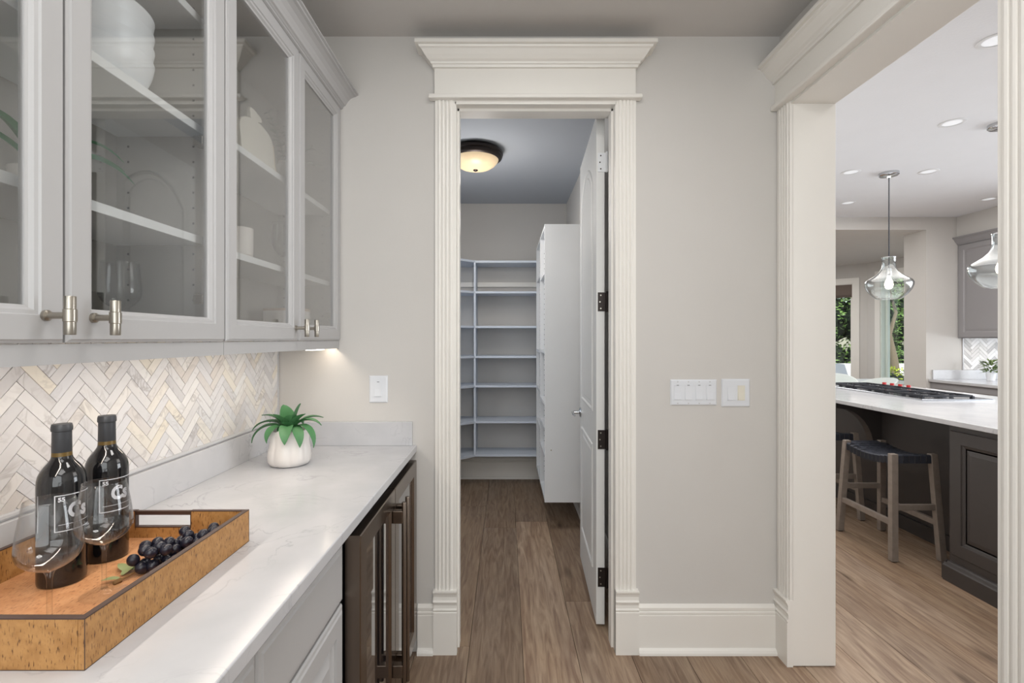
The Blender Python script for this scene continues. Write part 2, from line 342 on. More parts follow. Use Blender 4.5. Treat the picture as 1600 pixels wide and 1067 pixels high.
# ------------------------------------------------------------------ structure: shell
def struct(mb, name, material, parent=None, bevel=0):
    return mb.build(name, material, parent, bevel, kind='structure' if parent is None else None)
XL, YB, ZC = -1.025, 2.233, 2.751      # left wall, back wall, ceiling
ZK = 2.80
YKB = 5.75
DX0, DX1, DZ = -.222, .485, 2.455      # pantry door opening
struct(B(XL-.12, XL, -1.5, YB, 0, ZC), 'wall_left', 'wall')
wb = MB(); wb.box(-1.45, DX0-.02, YB, YB+.125, 0, ZC); wb.box(DX1+.02, 1.2225, YB, YB+.125, 0, ZC); wb.box(DX0-.02, DX1+.02, YB, YB+.125, DZ+.02, ZC)
struct(wb, 'wall_back', 'wall')
wr = MB(); wr.box(1.2225, 1.40, -1.5, 1.208, 0, ZC); wr.box(1.2225, 1.40, 1.208, 2.149, 2.425, ZC); wr.box(1.2225, 1.40, 2.149, 6.05, 0, ZC)
struct(wr, 'wall_right', 'wall')
struct(B(XL-.12, 7.6, -1.62, -1.5, 0, ZK), 'wall_front', 'wall')
struct(B(XL-.12, 1.40, -1.62, YB+.06, ZC, ZC+.1), 'ceiling', 'ceiling')
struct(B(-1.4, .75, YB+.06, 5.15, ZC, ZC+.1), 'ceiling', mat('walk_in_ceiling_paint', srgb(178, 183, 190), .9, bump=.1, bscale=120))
struct(B(1.40, 7.6, -1.62, 6.05, ZK, ZK+.1), 'ceiling', mat('kitchen_ceiling_paint', srgb(232, 234, 238), .9, bump=.5, bscale=70))
struct(B(1.4, 7.6, 6.05, 11.0, 2.70, 2.8), 'ceiling', 'ceiling')
# walk-in pantry walls
struct(B(.603, .72, YB+.125, 5.12, 0, ZC), 'wall_walk_in_right', 'wall')
struct(B(-1.4, .72, 5.0, 5.12, 0, ZC), 'wall_walk_in_back', 'wall')
struct(B(-1.45, -1.33, YB+.125, 5.12, 0, ZC), 'wall_walk_in_left', 'wall')
# kitchen walls
XO = 4.836
kb = MB(); kb.box(XO, 5.9, YKB, YKB+.32, 0, ZK); kb.box(1.4, XO, YKB, YKB+.32, 2.653, ZK); kb.box(1.4, 1.9, YKB, YKB+.32, 0, 2.653)
struct(kb, 'wall_kitchen_back', 'wall')
struct(B(7.5, 7.6, -1.5, 6.05, 0, ZK), 'wall_kitchen_right', 'wall')
struct(B(5.9, 7.5, YKB, YKB+.32, 0, ZK), 'wall_kitchen_back', 'wall')
struct(B(5.19, 5.9, 4.3, YKB, 2.562, ZK), 'wall_soffit', 'wall')

# floor with planks
fl = struct(B(XL-.3, 7.6, -1.6, 11.0, -.05, -.016), 'floor', 'under')
PW = .24
def plank_mesh(L):
    g = .0009; return B(g, PW-g, g, L-g, -.015, 0).mesh('plank', M['floor'], bevel=.0008)
cache = {}
forced = {0: [2.9-.0, 3.82], 1: [.9, 2.66], -1: [.35], -2: [2.272], 2: [1.4, 3.3]}
npl = 0
for k in range(-6, 26):
    x0 = .0735+PW*k
    y = -1.5-random.random()*1.2; cuts = []
    ymax = 10.4 if x0 > 1.4 else 5.02
    if x0 < -1.4: continue
    if k in (0, 1, -1, -2):
        base = {0: 3.82, 1: 2.66, -1: 1.93, -2: 2.272}[k]
        segs = [base-3.9, base-1.9, base, base+1.9] if k else [base-2.1*3, base-4.2, base-2.1, base, base+1.8]
        if k == -1: segs = [-1.9, .4, 3.1+.6, 5.3]
    else:
        segs = []
        while y < ymax+2: segs.append(y); y += random.choice([1.6, 1.9, 2.1, 2.2])
    segs = segs+[segs[-1]+2.0]
    for a, b in zip(segs[:-1], segs[1:]):
        a = max(a, -1.5); b = min(b, ymax)
        if b-a < .15: continue
        key = round(b-a, 3)
        if key not in cache: cache[key] = plank_mesh(b-a)
        o = bpy.data.objects.new('plank', cache[key]); C.objects.link(o); o.location = (x0, a, 0); o.parent = fl; npl += 1
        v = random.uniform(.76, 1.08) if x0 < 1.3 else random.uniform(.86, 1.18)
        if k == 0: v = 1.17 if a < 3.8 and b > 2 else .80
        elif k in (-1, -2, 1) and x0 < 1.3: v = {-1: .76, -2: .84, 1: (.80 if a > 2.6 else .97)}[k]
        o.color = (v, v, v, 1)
        o.matrix_parent_inverse = Matrix.Translation(-Vector(fl.location))
# exterior ground
B(-6, 30, 11.0, 40, -.25, -.12).build('ground', 'patio', kind='structure')

# ------------------------------------------------------------------ trim helpers
def reed_loop(w, t=.018, n=4):
    """casing section: u across 0..w, depth 0..t with n round reeds between fillets"""
    pts = [(0, 0), (0, t*.75)]; f = .010; rw = (w-2*f)/n
    for i in range(n):
        a = f+i*rw
        for k in range(5):
            th = PI*k/4; pts.append((a+rw/2-rw/2*.92*math.cos(th), t*.72+t*.28*math.sin(th)))
    pts += [(w, t*.75), (w, 0)]
    return pts
def plinth(fn, u0, u1, h=.283):
    """plinth block with moulded top; fn(u,v,d)"""
    prof = [(0, 0), (.026, 0), (.026, .186), (.022, .190), (.027, .196), (.027, .200), (.021, .204), (.020, .218), (.024, .229), (.029, .233), (.029, .236), (.022, .240), (.021, .256), (.025, .268), (.031, h-.006), (.031, h), (0, h)]
    mb = MB(); mb.prism(prof, lambda d, v, t: fn(t, v, d), u0, u1); return mb
BASEP = [(0, 0), (.032, 0), (.031, .010), (.026, .019), (.017, .024), (.015, .026), (.015, .168), (.012, .172), (.016, .176), (.016, .184), (.011, .188), (.014, .192), (.014, .203), (.008, .210), (.003, .215), (0, .215)]
def baseboard(fn, u0, u1): mb = MB(); mb.prism(BASEP, lambda d, v, t: fn(t, v, d), u0, u1); return mb

# pantry door surround (trim_1) : casings, plinths, jamb, stops, header
t1 = thing('trim_1', (.13, YB, 0), None, None); t1['kind'] = 'structure'
fy = FY(YB)
for u0 in (DX0-.094, DX1+.004):
    mb = MB(); mb.prism(reed_loop(.088), lambda u, d, t: fy(u0+u, t, d), .28, 2.462); mb.build('casing', 'trim', t1)
plinth(fy, -.324, -.219).build('plinth_block', 'trim', t1); plinth(fy, .485, .588).build('plinth_block', 'trim', t1)
mb = MB(); mb.box(DX0-.02, DX0, YB-.012, YB+.137, 0, DZ); mb.box(DX1, DX1+.02, YB-.012, YB+.137, 0, DZ); mb.box(DX0-.02, DX1+.02, YB-.012, YB+.137, DZ-.012, DZ+.01)
mb.build('jamb', 'trim', t1, bevel=.0015)
mb = MB(); mb.box(DX0, DX0+.010, YB+.03, YB+.085, 0, DZ-.012); mb.box(DX1-.010, DX1, YB+.03, YB+.085, 0, DZ-.012); mb.box(DX0, DX1, YB+.03, YB+.085, DZ-.024, DZ-.012)
mb.build('door_stop', 'trim', t1, bevel=.001)
B(-.318, .574, YB-.022, YB, 2.475, 2.60).build('frieze', 'trim', t1)
B(-.343, .600, YB-.042, YB, 2.459, 2.478).build('ledge', 'trim', t1, bevel=.006)
path = lambda o: [(-.312-o, YB), (-.312-o, YB-.022-o), (.568+o, YB-.022-o), (.568+o, YB)]
profile_run([(o, 2.596+z*1.02) for o, z in CROWN], path).build('crown', 'trim', t1)

# kitchen opening surround (trim_2)
XR = 1.2225
t2 = thing('trim_2', (XR, 1.7, 0), None, None); t2['kind'] = 'structure'
fx = FX(XR, -1)
for y0 in (2.129, 1.128):
    mb = MB(); mb.prism(reed_loop(.100), lambda u, d, t: fx(y0+u, t, d), .28, 2.4135); mb.build('casing', 'trim', t2)
plinth(fx, 2.127, YB).build('plinth_block', 'trim', t2); plinth(fx, 1.122, 1.230).build('plinth_block', 'trim', t2)
mb = MB(); mb.box(XR-.002, 1.405, 2.129, 2.149, .004, 2.405); mb.box(XR-.002, 1.405, 1.208, 1.228, .004, 2.405); mb.box(XR-.008, 1.405, 1.208, 2.149, 2.402, 2.425)
mb.build('jamb', 'trim', t2, bevel=.0012)
B(XR-.022, XR, 1.10, YB, 2.43, 2.54).build('frieze', 'trim', t2)
B(XR-.044, XR, 1.08, YB, 2.413, 2.434).build('ledge', 'trim', t2, bevel=.006)
path = lambda o: [(XR-.022-o, YB), (XR-.022-o, 1.10-o), (XR, 1.10-o)]
profile_run([(o*.95, 2.535+z*.98) for o, z in CROWN], path).build('crown', 'trim', t2)
baseboard(FY(YB), .588, XR-.026).build('baseboard_back', 'trim', kind='structure')
baseboard(FY(YB), -.395, -.324).build('baseboard_back', 'trim', kind='structure')
baseboard(FY(5.0), -1.33, .603).build('baseboard_walk_in', 'trim', kind='structure')
baseboard(FX(.603, -1), 2.36, 4.97).build('baseboard_walk_in', 'trim', kind='structure')

# ------------------------------------------------------------------ pantry door (door_1)
d1 = thing('door_1', (.436, 2.422, 0), None, None); d1['kind'] = 'structure'
DW, DT, D0, DH = .757, .041, .014, 2.483
slab = MB()
slab.box(0, DT, 0, DW, D0, DH)
def dloc(v): return v
def build_local(mb, name, material, parent, bevel=0, label=None):
    me = mb.mesh(name, material, (0, 0, 0), bevel); o = bpy.data.objects.new(name, me); C.objects.link(o); o.parent = parent
    if label: o['label'] = label
    return o
slab_o = build_local(slab, 'slab', 'door', d1, bevel=.002)
d1.rotation_euler = (0, 0, -math.atan2(.035, .768))
def arch_loop(y0, y1, z0, z1, rise, inset, n=14):
    y0 += inset; y1 -= inset; z0 += inset; z1 -= inset
    pts = [(y0, z0), (y1, z0)]
    if rise <= 0: return pts+[(y1, z1), (y0, z1)]
    for k in range(n+1):
        t = 1-k/n; pts.append((y0+(y1-y0)*t, z1-rise+rise*math.sin(PI*t)**.8))
    return pts
for (z0, z1, rise) in ((1.03, 2.33, .13), (.235, .865, 0)):
    mb = MB(); loops = []
    for ins, dep in ((0, 0), (.003, .005), (.009, .007), (.016, .003), (.022, -.006), (.030, -.006), (.045, .0035), (.05, .004)):
        loops.append([(-dep, y, z) for y, z in arch_loop(.12, DW-.12, z0, z1, rise, ins)])
    mb.loft(loops, smooth=False, cap0=False, cap1=True); build_local(mb, 'raised_panel', 'door', d1)
for i, z in enumerate((2.254, 1.578, .911, .244)):
    mb = MB(); mb.box(.008, .046, -.003, .001, z-.046, z+.046)
    mb.lathe([(0, -.050), (.0065, -.050), (.0065, .050), (0, .050)], (.052, -.006, z), 10)
    h = build_local(mb, 'hinge', 'white' if i == 0 else 'blackmetal', d1, label='white painted hinge' if i == 0 else 'dark hinge')
    mb = MB()
    for dz, dx in ((-.032, .016), (0, .012), (.032, .016)):
        mb.lathe([(0, 0), (.0035, 0), (.0035, -.0015), (0, -.0015)], (dx+.006, -.003, z+dz), 8, axis='y')
    build_local(mb, 'screw', 'blackmetal' if i == 0 else 'nickel', h)
mb = MB(); mb.lathe([(0, 0), (.031, 0), (.031, -.006), (.026, -.010), (.011, -.012), (.010, -.045), (0, -.045)], (0, .70, .94), 20, axis='x')
hd = build_local(mb, 'door_handle', 'chrome', d1, label='chrome lever handle')
mb = MB(); mb.tube([(-.045, .705, .94), (-.052, .69, .94), (-.054, .64, .938), (-.050, .60, .934)], [.0095, .009, .008, .007], 10); build_local(mb, 'lever', 'chrome', hd)

# ------------------------------------------------------------------ walk-in pantry furniture
sh = thing('shelving_unit', (-.2, 4.7, .29), 'open blue-white wall shelving with angled corner across the end of the pantry', 'shelves')
zs = [2.135, 1.846, 1.52, 1.237, .96, .623, .309]
for z in zs:
    mb = MB(); mb.prism([(-.29, 4.70), (.60, 4.70), (.60, 5.0), (-.29, 5.0)], lambda u, v, t: (u, v, t), z-.02, z); mb.build('shelf', 'bluewhite', sh, bevel=.001)
    mb = MB(); mb.prism([(-.29, 4.70), (-.29, 5.0), (-1.33, 5.0), (-1.33, 4.0), (-1.02, 4.0)], lambda u, v, t: (u, v, t), z-.02, z); mb.build('corner_shelf', 'bluewhite', sh, bevel=.001)
B(-.305, -.287, 4.698, 5.0, .289, 2.137).build('upright', 'bluewhite', sh)
B(.585, .603, 4.698, 5.0, .289, 2.137).build('upright', 'bluewhite', sh)
B(-.29, .6, 4.975, 5.0, 1.915, 1.96).build('cleat', 'trim', sh)
B(-1.3, -.31, 4.975, 5.0, 1.915, 1.96).build('cleat', 'trim', sh)

tu = thing('tall_shelf_unit', (.44, 4.18, .195), 'tall white floating shelf unit with adjustable shelf holes beside the open pantry door', 'shelves')
X0, X1 = .282, .603; ZT, ZB_ = 2.242, .195
B(X0, X1, 3.67, 3.69, ZB_, ZT).build('side_panel', 'white', tu, bevel=.001)
B(X0, X1, 4.15, 4.17, ZB_, ZT).build('divider', 'white', tu, bevel=.001)
B(X0, X1, 4.66, 4.68, ZB_, ZT).build('side_panel', 'white', tu, bevel=.001)
B(X1-.008, X1, 3.69, 4.66, ZB_, ZT).build('back_panel', 'white', tu)
for a, b, zz in ((3.69, 4.15, [2.242, 1.90, 1.31, .92, .74, .545, .215]), (4.17, 4.66, [2.242, 1.94, 1.30, .966, .66, .215])):
    for z in zz: B(X0+.002, X1-.008, a, b, z-.02, z).build('shelf', 'white', tu)
mb = MB()
for yy in (4.149, 4.659):
    for k in range(44):
        z = .3+k*.042
        for x in (X0+.035, X1-.05): mb.box(x-.003, x+.003, yy-.0012, yy+.0001, z-.003, z+.003)
mb.build('peg_hole', 'black', tu, kind='stuff')
mb = MB(); mb.lathe([(0, 0), (.005, 0), (.005, -.002), (0, -.002)], (.33, 3.67, .58), 8, axis='y'); mb.build('screw_cap', 'nickel', tu)

# ceiling light
cl = thing('ceiling_light', (-.22, 3.575, 2.62), 'bronze flush ceiling light with glowing alabaster bowl inside the walk-in pantry', 'ceiling light')
mb = MB(); mb.lathe([(0, ZC), (.17, ZC), (.185, 2.742), (.197, 2.728), (.197, 2.715), (.189, 2.708), (.192, 2.700), (.188, 2.690), (.178, 2.682), (.165, 2.678), (.160, 2.690), (0, 2.70)], (-.22, 3.575, 0), 48); mb.build('ring', 'blackmetal', cl)
mb = MB(); mb.lathe([(.166, 2.684), (.160, 2.668), (.140, 2.645), (.110, 2.626), (.07, 2.613), (.03, 2.608), (0, 2.607)], (-.22, 3.575, 0), 48); mb.build('bowl', 'lamp', cl)
mb = MB(); mb.lathe([(0, 2.612), (.017, 2.611), (.017, 2.603), (.010, 2.598), (0, 2.594)], (-.22, 3.575, 0), 16); mb.build('finial', 'blackmetal', cl)

# ------------------------------------------------------------------ wall cabinets with glass doors
XF = -.739
def pull(parent, y, z, xface):
    """T-bar pull"""
    mb = MB(); mb.lathe([(0, 0), (.009, 0), (.009, .005), (.0055, .007), (.0055, .036), (0, .036)], (xface, y, z), 14, axis='x')
    h = mb.build('handle', 'nickel', parent)
    mb = MB(); mb.lathe([(0, -.031), (.0078, -.031), (.0082, -.030), (.0082, -.0105), (.0094, -.0095), (.0094, .0095), (.0082, .0105), (.0082, .030), (.0078, .031), (0, .031)], (xface+.040, y, z), 16); mb.build('bar', 'nickel', h)
def glass_door(root, y0, y1, z0, z1, hinge_y, pull_y):
    fn = FX(XF-.022)
    mb = MB(); rings(mb, fn, y0, y1, z0, z1, [(0, 0), (0, .016), (.004, .018), (.006, .022), (.044, .022), (.046, .0185), (.052, .0175), (.056, .012), (.060, .010), (.060, 0)], closed=True)
    d = mb.build('door', 'cab', root)
    B(XF-.018, XF-.015, y0+.056, y1-.056, z0+.056, z1-.052).build('glass_pane', 'pane', d)
    pull(d, pull_y, 1.452-.015, XF)
    for z in (1.50, 1.90, 2.33):
        s = -1 if hinge_y > y0+.1 else 1
        mb = MB(); mb.box(XF-.050, XF-.024, hinge_y+s*.052-.007, hinge_y+s*.052+.007, z-.012, z+.012); mb.box(XF-.062, XF-.030, hinge_y+s*.030-.012, hinge_y+s*.030+.022*(1), z-.006, z+.006)
        mb.build('hinge', 'nickel', d, bevel=.003)
    return d
def wall_cab(y0, y1, label, shelves, doors):
    root = thing('wall_cabinet', (-.88, (y0+y1)/2, 1.393), label, 'cabinet', 'grey glass-front wall cabinets')
    z0, z1 = 1.393, 2.43; xb, xf = XL+.002, XF-.024
    mb = MB(); mb.box(xb, xb+.008, y0, y1, z0, z1); mb.build('back_panel', 'cab_in', root)
    for a in (y0, y1-.018): B(xb, xf, a, a+.018, z0, z1).build('side_panel', 'cab_in', root)
    B(xb, xf, y0+.018, y1-.018, z0, z0+.018).build('bottom_panel', 'cab_in', root)
    B(xb, xf, y0+.018, y1-.018, z1-.018, z1).build('top_panel', 'cab_in', root)
    for z in shelves: B(xb+.01, -.782, y0+.02, y1-.02, z-.020, z).build('shelf', 'white', root, bevel=.001)
    # face frame
    mb = MB(); mb.box(xf-.018, xf, y0, y0+.022, z0, z1); mb.box(xf-.018, xf, y1-.022, y1, z0, z1); mb.box(xf-.018, xf, y0, y1, z0, z0+.025); mb.box(xf-.018, xf, y0, y1, z1-.03, z1)
    mb.build('face_frame', 'cab', root)
    B(XF-.022, XF-.008, y0, y1, 1.357, z0-.002).build('light_rail', 'cab', root)
    mb = MB()
    for yy, sgn in ((y0+.018, 1), (y1-.018, -1)):
        for k in range(22):
            z = 1.50+k*.04
            for x in (-.815, -.985):
                mb.box(x-.0025, x+.0025, yy-.0002*sgn, yy+.0008*sgn, z-.0025, z+.0025)
    mb.build('peg_hole', 'black', root, kind='stuff')
    for d in doors: glass_door(root, *d)
    return root
cabA = wall_cab(.37, 1.319, 'grey glass-door wall cabinet nearest the camera holding the white bowls', [1.662, 1.945, 2.225],
                [(.374, .838, 1.393, 2.43, .374, .800), (.843, 1.315, 1.393, 2.43, 1.315, .893)])
cabB = wall_cab(1.321, 2.231, 'grey glass-door wall cabinet next to the pantry doorway wall', [1.652, 1.968],
                [(1.324, 1.783, 1.393, 2.43, 1.324, 1.752), (1.788, 2.229, 1.393, 2.43, 2.229, 1.842)])
path = lambda o: [(XF-.002+o, .36), (XF-.002+o, YB)]
cr = [(-.03, 2.425), (.004, 2.425), (.010, 2.428), (.012, 2.434), (.006, 2.437), (.012, 2.441), (.016, 2.446), (.022, 2.450), (.026, 2.462), (.034, 2.482), (.046, 2.500), (.060, 2.512), (.070, 2.515), (.072, 2.522), (.080, 2.524), (.080, 2.534), (-.03, 2.534)]
cr = [(a, 2.425+(b-2.425)*.62) for a, b in cr]
profile_run(cr, path).build('crown_moulding', 'cab', label='grey crown moulding running along the top of the glass-door wall cabinets', cat='moulding')
mb = MB(); mb.box(-.795, -.766, 1.97, 2.10, 1.3555, 1.392)
ul = mb.build('under_cabinet_light', 'white', bevel=.003, label='small glowing light strip under the wall cabinet', cat='light')
B(-.794, -.763, 1.975, 2.095, 1.3525, 1.3556).build('lens', 'led', ul)

# things in the cabinets
def bowl_prof(r, h, t=.004):
    p = [(0, 0), (r*.42, 0), (r*.46, .004), (r*.72, h*.3), (r*.93, h*.68), (r, h)]
    return p+[(r-t, h), (r*.93-t, h*.68+t), (r*.70-t, h*.3+t), (r*.4, .004+t), (0, .004+t)]
lab_b = ['bottom white bowl of the stack on the cabinet shelf', 'second white bowl up in the cabinet stack', 'third white bowl up in the cabinet stack', 'top white bowl of the stack in the cabinet']
for i in range(4):
    mb = MB(); mb.lathe([(0, 0), (.082, 0), (.092, .004), (.108, .022), (.117, .045), (.121, .066), (.118, .067), (.112, .046), (.10, .026), (.08, .008), (0, .006)], (-.897, 1.065, 1.9455+.032*i), 48)
    mb.build('bowl', 'bowl', label=lab_b[i], cat='bowl', group='white bowls stacked on the cabinet shelf')
def wine_glass(name, loc, label, h=.2, rb=.043, rr=.031, rf=.036, stem=.085, group=None, rs=.0038, zb=None):
    x, y, z = loc; g = thing(name, loc, label, 'wine glass', group)
    mb = MB(); mb.lathe([(0, 0), (rf, 0), (rf, .0015), (rf*.6, .003), (.009, .006), (rs*1.3, .012), (0, .012)], loc, 36); mb.build('foot', 'glassfoot', g)
    mb = MB(); mb.lathe([(rs*1.4, .010), (rs, .02), (rs, stem-.012), (rs*1.5, stem-.002), (rs*2.2, stem+.004)], loc, 14, cap=True); mb.build('stem', 'glassware', g)
    zb = zb or stem+.042; n = 8
    outer = [(.003, stem+.001)]+[(rs*2+(rb-rs*2)*(1-(1-k/n)**1.7), stem+.004+(zb-stem-.004)*(.55*k/n+.45*(k/n)**2.2)) for k in range(1, n+1)]
    m = 9
    outer += [(rb+(rr-rb)*(1-math.cos(PI/2*k/m))**.8, zb+(h-zb)*math.sin(PI/2*k/m)**1.0) if False else (rb+(rr-rb)*(k/m)**1.35, zb+(h-zb)*k/m) for k in range(1, m+1)]
    inner = [(max(r-.0012, 0), zz+.0006) for r, zz in outer[::-1]]
    mb = MB(); mb.lathe(outer+[(rr-.0006, h+.0006)]+inner+[(0, stem+.004)], loc, 48); mb.build('bowl', 'glassware', g)
    return g
wine_glass('wine_glass', (-.865, 1.118, 1.412), 'stemmed wine glass on the bottom of the near glass-door cabinet', h=.158, rb=.041, rr=.036, stem=.05, rf=.036)
wine_glass('wine_glass', (-.86, 1.92, 1.653), 'tall stemmed glass on the lower shelf of the far wall cabinet', h=.190, rb=.042, rr=.036, stem=.06, rf=.034, zb=.13)
# mug
mg = thing('mug', (-.82, 1.53, 1.6525), 'white mug on the lower shelf behind the third cabinet door', 'mug')
mb = MB(); mb.lathe([(0, 0), (.036, 0), (.040, .004), (.041, .085), (.0385, .085), (.037, .008), (0, .006)], (-.82, 1.53, 1.6525), 32); mb.build('body', 'ceramic', mg)
mb = MB(); mb.tube([(-.83, 1.492, 1.72), (-.832, 1.465, 1.723), (-.832, 1.457, 1.70), (-.832, 1.468, 1.677), (-.83, 1.492, 1.673)], .005, 8); mb.build('mug_handle', 'ceramic', mg)
# canister
cn = thing('canister', (-.90, 2.05, 1.411), 'grey white canister with tan wooden lid on the floor of the far wall cabinet', 'canister')
mb = MB(); mb.lathe([(0, 0), (.086, 0), (.088, .003), (.088, .100), (0, .100)], (-.90, 2.05, 1.411), 40); mb.build('body', 'ceramic', cn)
mb = MB(); mb.lathe([(0, .100), (.089, .100), (.089, .110), (0, .110)], (-.90, 2.05, 1.411), 40); mb.build('lid', 'tan', cn)
# rounded board leaning in the cabinet
pts = []
for k in range(0, 13): a = PI*k/12; pts.append((.088*math.cos(a), .085+.052*math.sin(a)**.9))
body = [(.088, 0)]+pts+[(-.088, 0)]
bd = thing('serving_board', (-.81, 1.615, 1.968), 'pale rounded serving board with a knobbed handle standing on the upper shelf', 'board')
tilt = lambda u, v, t: (-.812+t-v*.10+.004+u*.12, 1.615+u, 1.9685+v)
mb = MB(); mb.prism(body, tilt, 0, .012); mb.build('board', 'board', bd, bevel=.002)
mb = MB(); neck = []
for k in range(24):
    a = 2*PI*k/24; r = .026*(1+.18*math.cos(3*a)); neck.append((r*1.2*math.cos(a), .150+r*.8*math.sin(a)))
mb.prism(neck, tilt, 0, .012); mb.build('board_handle', 'board', bd, bevel=.002)
mb = MB(); mb.loft([[tilt(.0885, v, .0), tilt(.0885, v, .012), tilt(.083, v, .0125)] for v in (0, .05, .088)], smooth=False); mb.build('board_edge', 'boardedge', bd)
# ribbed vase with eucalyptus
def leaf(mb, p, d, L, W, droop=.5, rise=0, thick=.0015, n=7, fold=.25, tip=.0, up=None, shape=1.0):
    """leaf along horizontal direction d (angle) starting with elevation rise, bending down"""
    x, y, z = p; dirx, diry = math.cos(d), math.sin(d); px, py = -diry, dirx
    loops = []; el = rise; cx = x; cy = y; cz = z; st = L/n
    for k in range(n+1):
        t = k/n; wv = W/2*max(math.sin(PI*min(1, (t*.86+.14)))**shape, .02) if k < n else W*.01
        nx, nz = -math.sin(el), math.cos(el)      # normal in the bending plane
        up_ = Vector((nx*dirx, nx*diry, nz)); c = Vector((cx, cy, cz)); s_ = Vector((px, py, 0))
        loops.append([tuple(c-s_*wv+up_*fold*wv), tuple(c-up_*thick), tuple(c+s_*wv+up_*fold*wv), tuple(c+up_*thick*.4)])
        cx += math.cos(el)*dirx*st; cy += math.cos(el)*diry*st; cz += math.sin(el)*st; el -= droop/n
    mb.loft(loops, smooth=True); return mb
vs = thing('ribbed_vase', (-.825, 1.862, 1.968), 'small ribbed white vase with grey eucalyptus sprigs on the upper cabinet shelf', 'vase')
mb = MB(); mb.lathe([(0, 0), (.03, 0), (.042, .02), (.045, .045), (.036, .07), (.022, .082), (.022, .09), (.018, .09), (.018, .08), (0, .02)], (-.825, 1.862, 1.9685), 48, lobes=lambda a, z: .035*math.cos(16*a)); mb.build('body', 'ceramic', vs)
random.seed(3)
for (ang, tl, ln, cv) in ((1.9, 1.35, .20, .5), (-1.7, 1.25, .19, .6), (1.35, .55, .24, .5), (-1.4, .9, .16, .8), (1.2, .95, .2, .6)):
    pts = []; c = Vector((-.825, 1.862, 2.04)); el = tl
    for k in range(9):
        pts.append(tuple(c)); c = c+Vector((math.cos(el)*math.cos(ang), math.cos(el)*math.sin(ang), math.sin(el)))*ln/8; el -= cv/8
        c.x = min(max(c.x, -.9), -.785); c.z = min(c.z, 2.37); c.y = min(c.y, 2.18)
    mb = MB(); mb.tube(pts, .0011, 5); sp = mb.build('sprig', 'euca', vs)
    mb = MB()
    for k in range(1, 9):
        for s in (-1, 1):
            mb2 = leaf(mb, pts[k], ang+s*1.2+random.uniform(-.5, .5), random.uniform(.018, .028), .011, .4, random.uniform(-.4, .7), .0006, 3, .1)
    mb.build('foliage', 'euca', sp, kind='stuff')
# long-leaf plant behind the cabinet stile
ap = thing('arching_plant', (-.93, 1.03, 1.662), 'potted plant with long arching green leaves on the lower cabinet shelf', 'plant')
mb = MB(); mb.lathe([(0, 0), (.035, 0), (.045, .07), (.041, .07), (.033, .01), (0, .01)], (-.93, .99, 1.6625), 28); mb.build('pot', 'ceramic', ap)
for a, L, r_ in ((1.5, .26, 1.25), (1.25, .22, 1.0), (.9, .17, 1.1), (2.0, .18, .9), (-1.4, .2, 1.2), (-1.0, .15, .9), (-1.9, .2, 1.0), (1.65, .13, 1.4)):
    mb = MB(); leaf(mb, (-.93, .99, 1.728), a, L, .022, 1.8, r_, .0012, 12, .3)
    me = mb; 
    me.v = [(min(max(x, -1.008), -.795), y, min(z, 1.92)) for x, y, z in me.v]
    me.build('leaf', 'leafdark', ap)

# ------------------------------------------------------------------ backsplash herringbone
def clip(poly, a, b, c):         # keep a*u+b*v<=c
    out = []
    for i in range(len(poly)):
        p, q = poly[i], poly[(i+1) % len(poly)]; dp = a*p[0]+b*p[1]-c; dq = a*q[0]+b*q[1]-c
        if dp <= 0: out.append(p)
        if (dp < 0 < dq) or (dq < 0 < dp):
            t = dp/(dp-dq); out.append((p[0]+t*(q[0]-p[0]), p[1]+t*(q[1]-p[1])))
    return out
def herringbone(u0, u1, v0, v1, L, W, g, ou=0, ov=0):
    polys = []; n = L/W; s = math.sqrt(.5); R = int(max(u1-u0, v1-v0)/W)+6
    for j in range(-R, R):
        for k in range(-R, R):
            bx, by = j+n*k, j-n*k
            for (x0, y0, x1, y1) in ((0, 0, n, 1), (0, 1, 1, 1+n)):
                q = [(x0+bx, y0+by), (x1+bx, y0+by), (x1+bx, y1+by), (x0+bx, y1+by)]
                gg = g/2/W
                q = [(q[0][0]+gg, q[0][1]+gg), (q[1][0]-gg, q[1][1]+gg), (q[2][0]-gg, q[2][1]-gg), (q[3][0]+gg, q[3][1]-gg)]
                P = [((x-y)*s*W+(u0+u1)/2+ou, (x+y)*s*W+(v0+v1)/2+ov) for x, y in q]
                if max(p[0] for p in P) < u0 or min(p[0] for p in P) > u1 or max(p[1] for p in P) < v0 or min(p[1] for p in P) > v1: continue
                for pl in ((-1, 0, -u0), (1, 0, u1), (0, -1, -v0), (0, 1, v1)):
                    if P: P = clip(P, *pl)
                if len(P) >= 3:
                    A = abs(sum(P[i][0]*P[(i+1) % len(P)][1]-P[(i+1) % len(P)][0]*P[i][1] for i in range(len(P))))/2
                    if A > 6e-6: polys.append(P)
    return polys
bs = B(XL, XL+.004, .62, 2.224, 1.040, 1.393).build('backsplash', 'grout', label='marble herringbone backsplash behind the counter under the glass-door cabinets', cat='backsplash', base=(XL, 1.4, 1.04))
P = herringbone(.62, 2.222, 1.042, 1.393, .1065, .0266, .0014, .012, .0)
P.sort(key=lambda p: -sum(q[0] for q in p)/len(p))
for p in P[:299]:
    cx = sum(q[0] for q in p)/len(p); cz = sum(q[1] for q in p)/len(p)
    mb = MB(); pr = random.uniform(0, .0006)
    mb.prism([(u-cx, v-cz) for u, v in p], lambda u, v, t: (t, u, v), 0, .0035+pr)
    o = bpy.data.objects.new('tile', mb.mesh('tile', M['tile'])); C.objects.link(o); o.parent = bs; o.location = (.003, cx-1.4, cz-1.04)
if len(P) > 299:
    mb = MB()
    for p in P[299:]: mb.prism(p, lambda u, v, t: (t, u, v), XL+.003, XL+.0067)
    mb.build('tile', 'tile', bs, kind='stuff')
print('tiles', len(P), 'planks', npl)
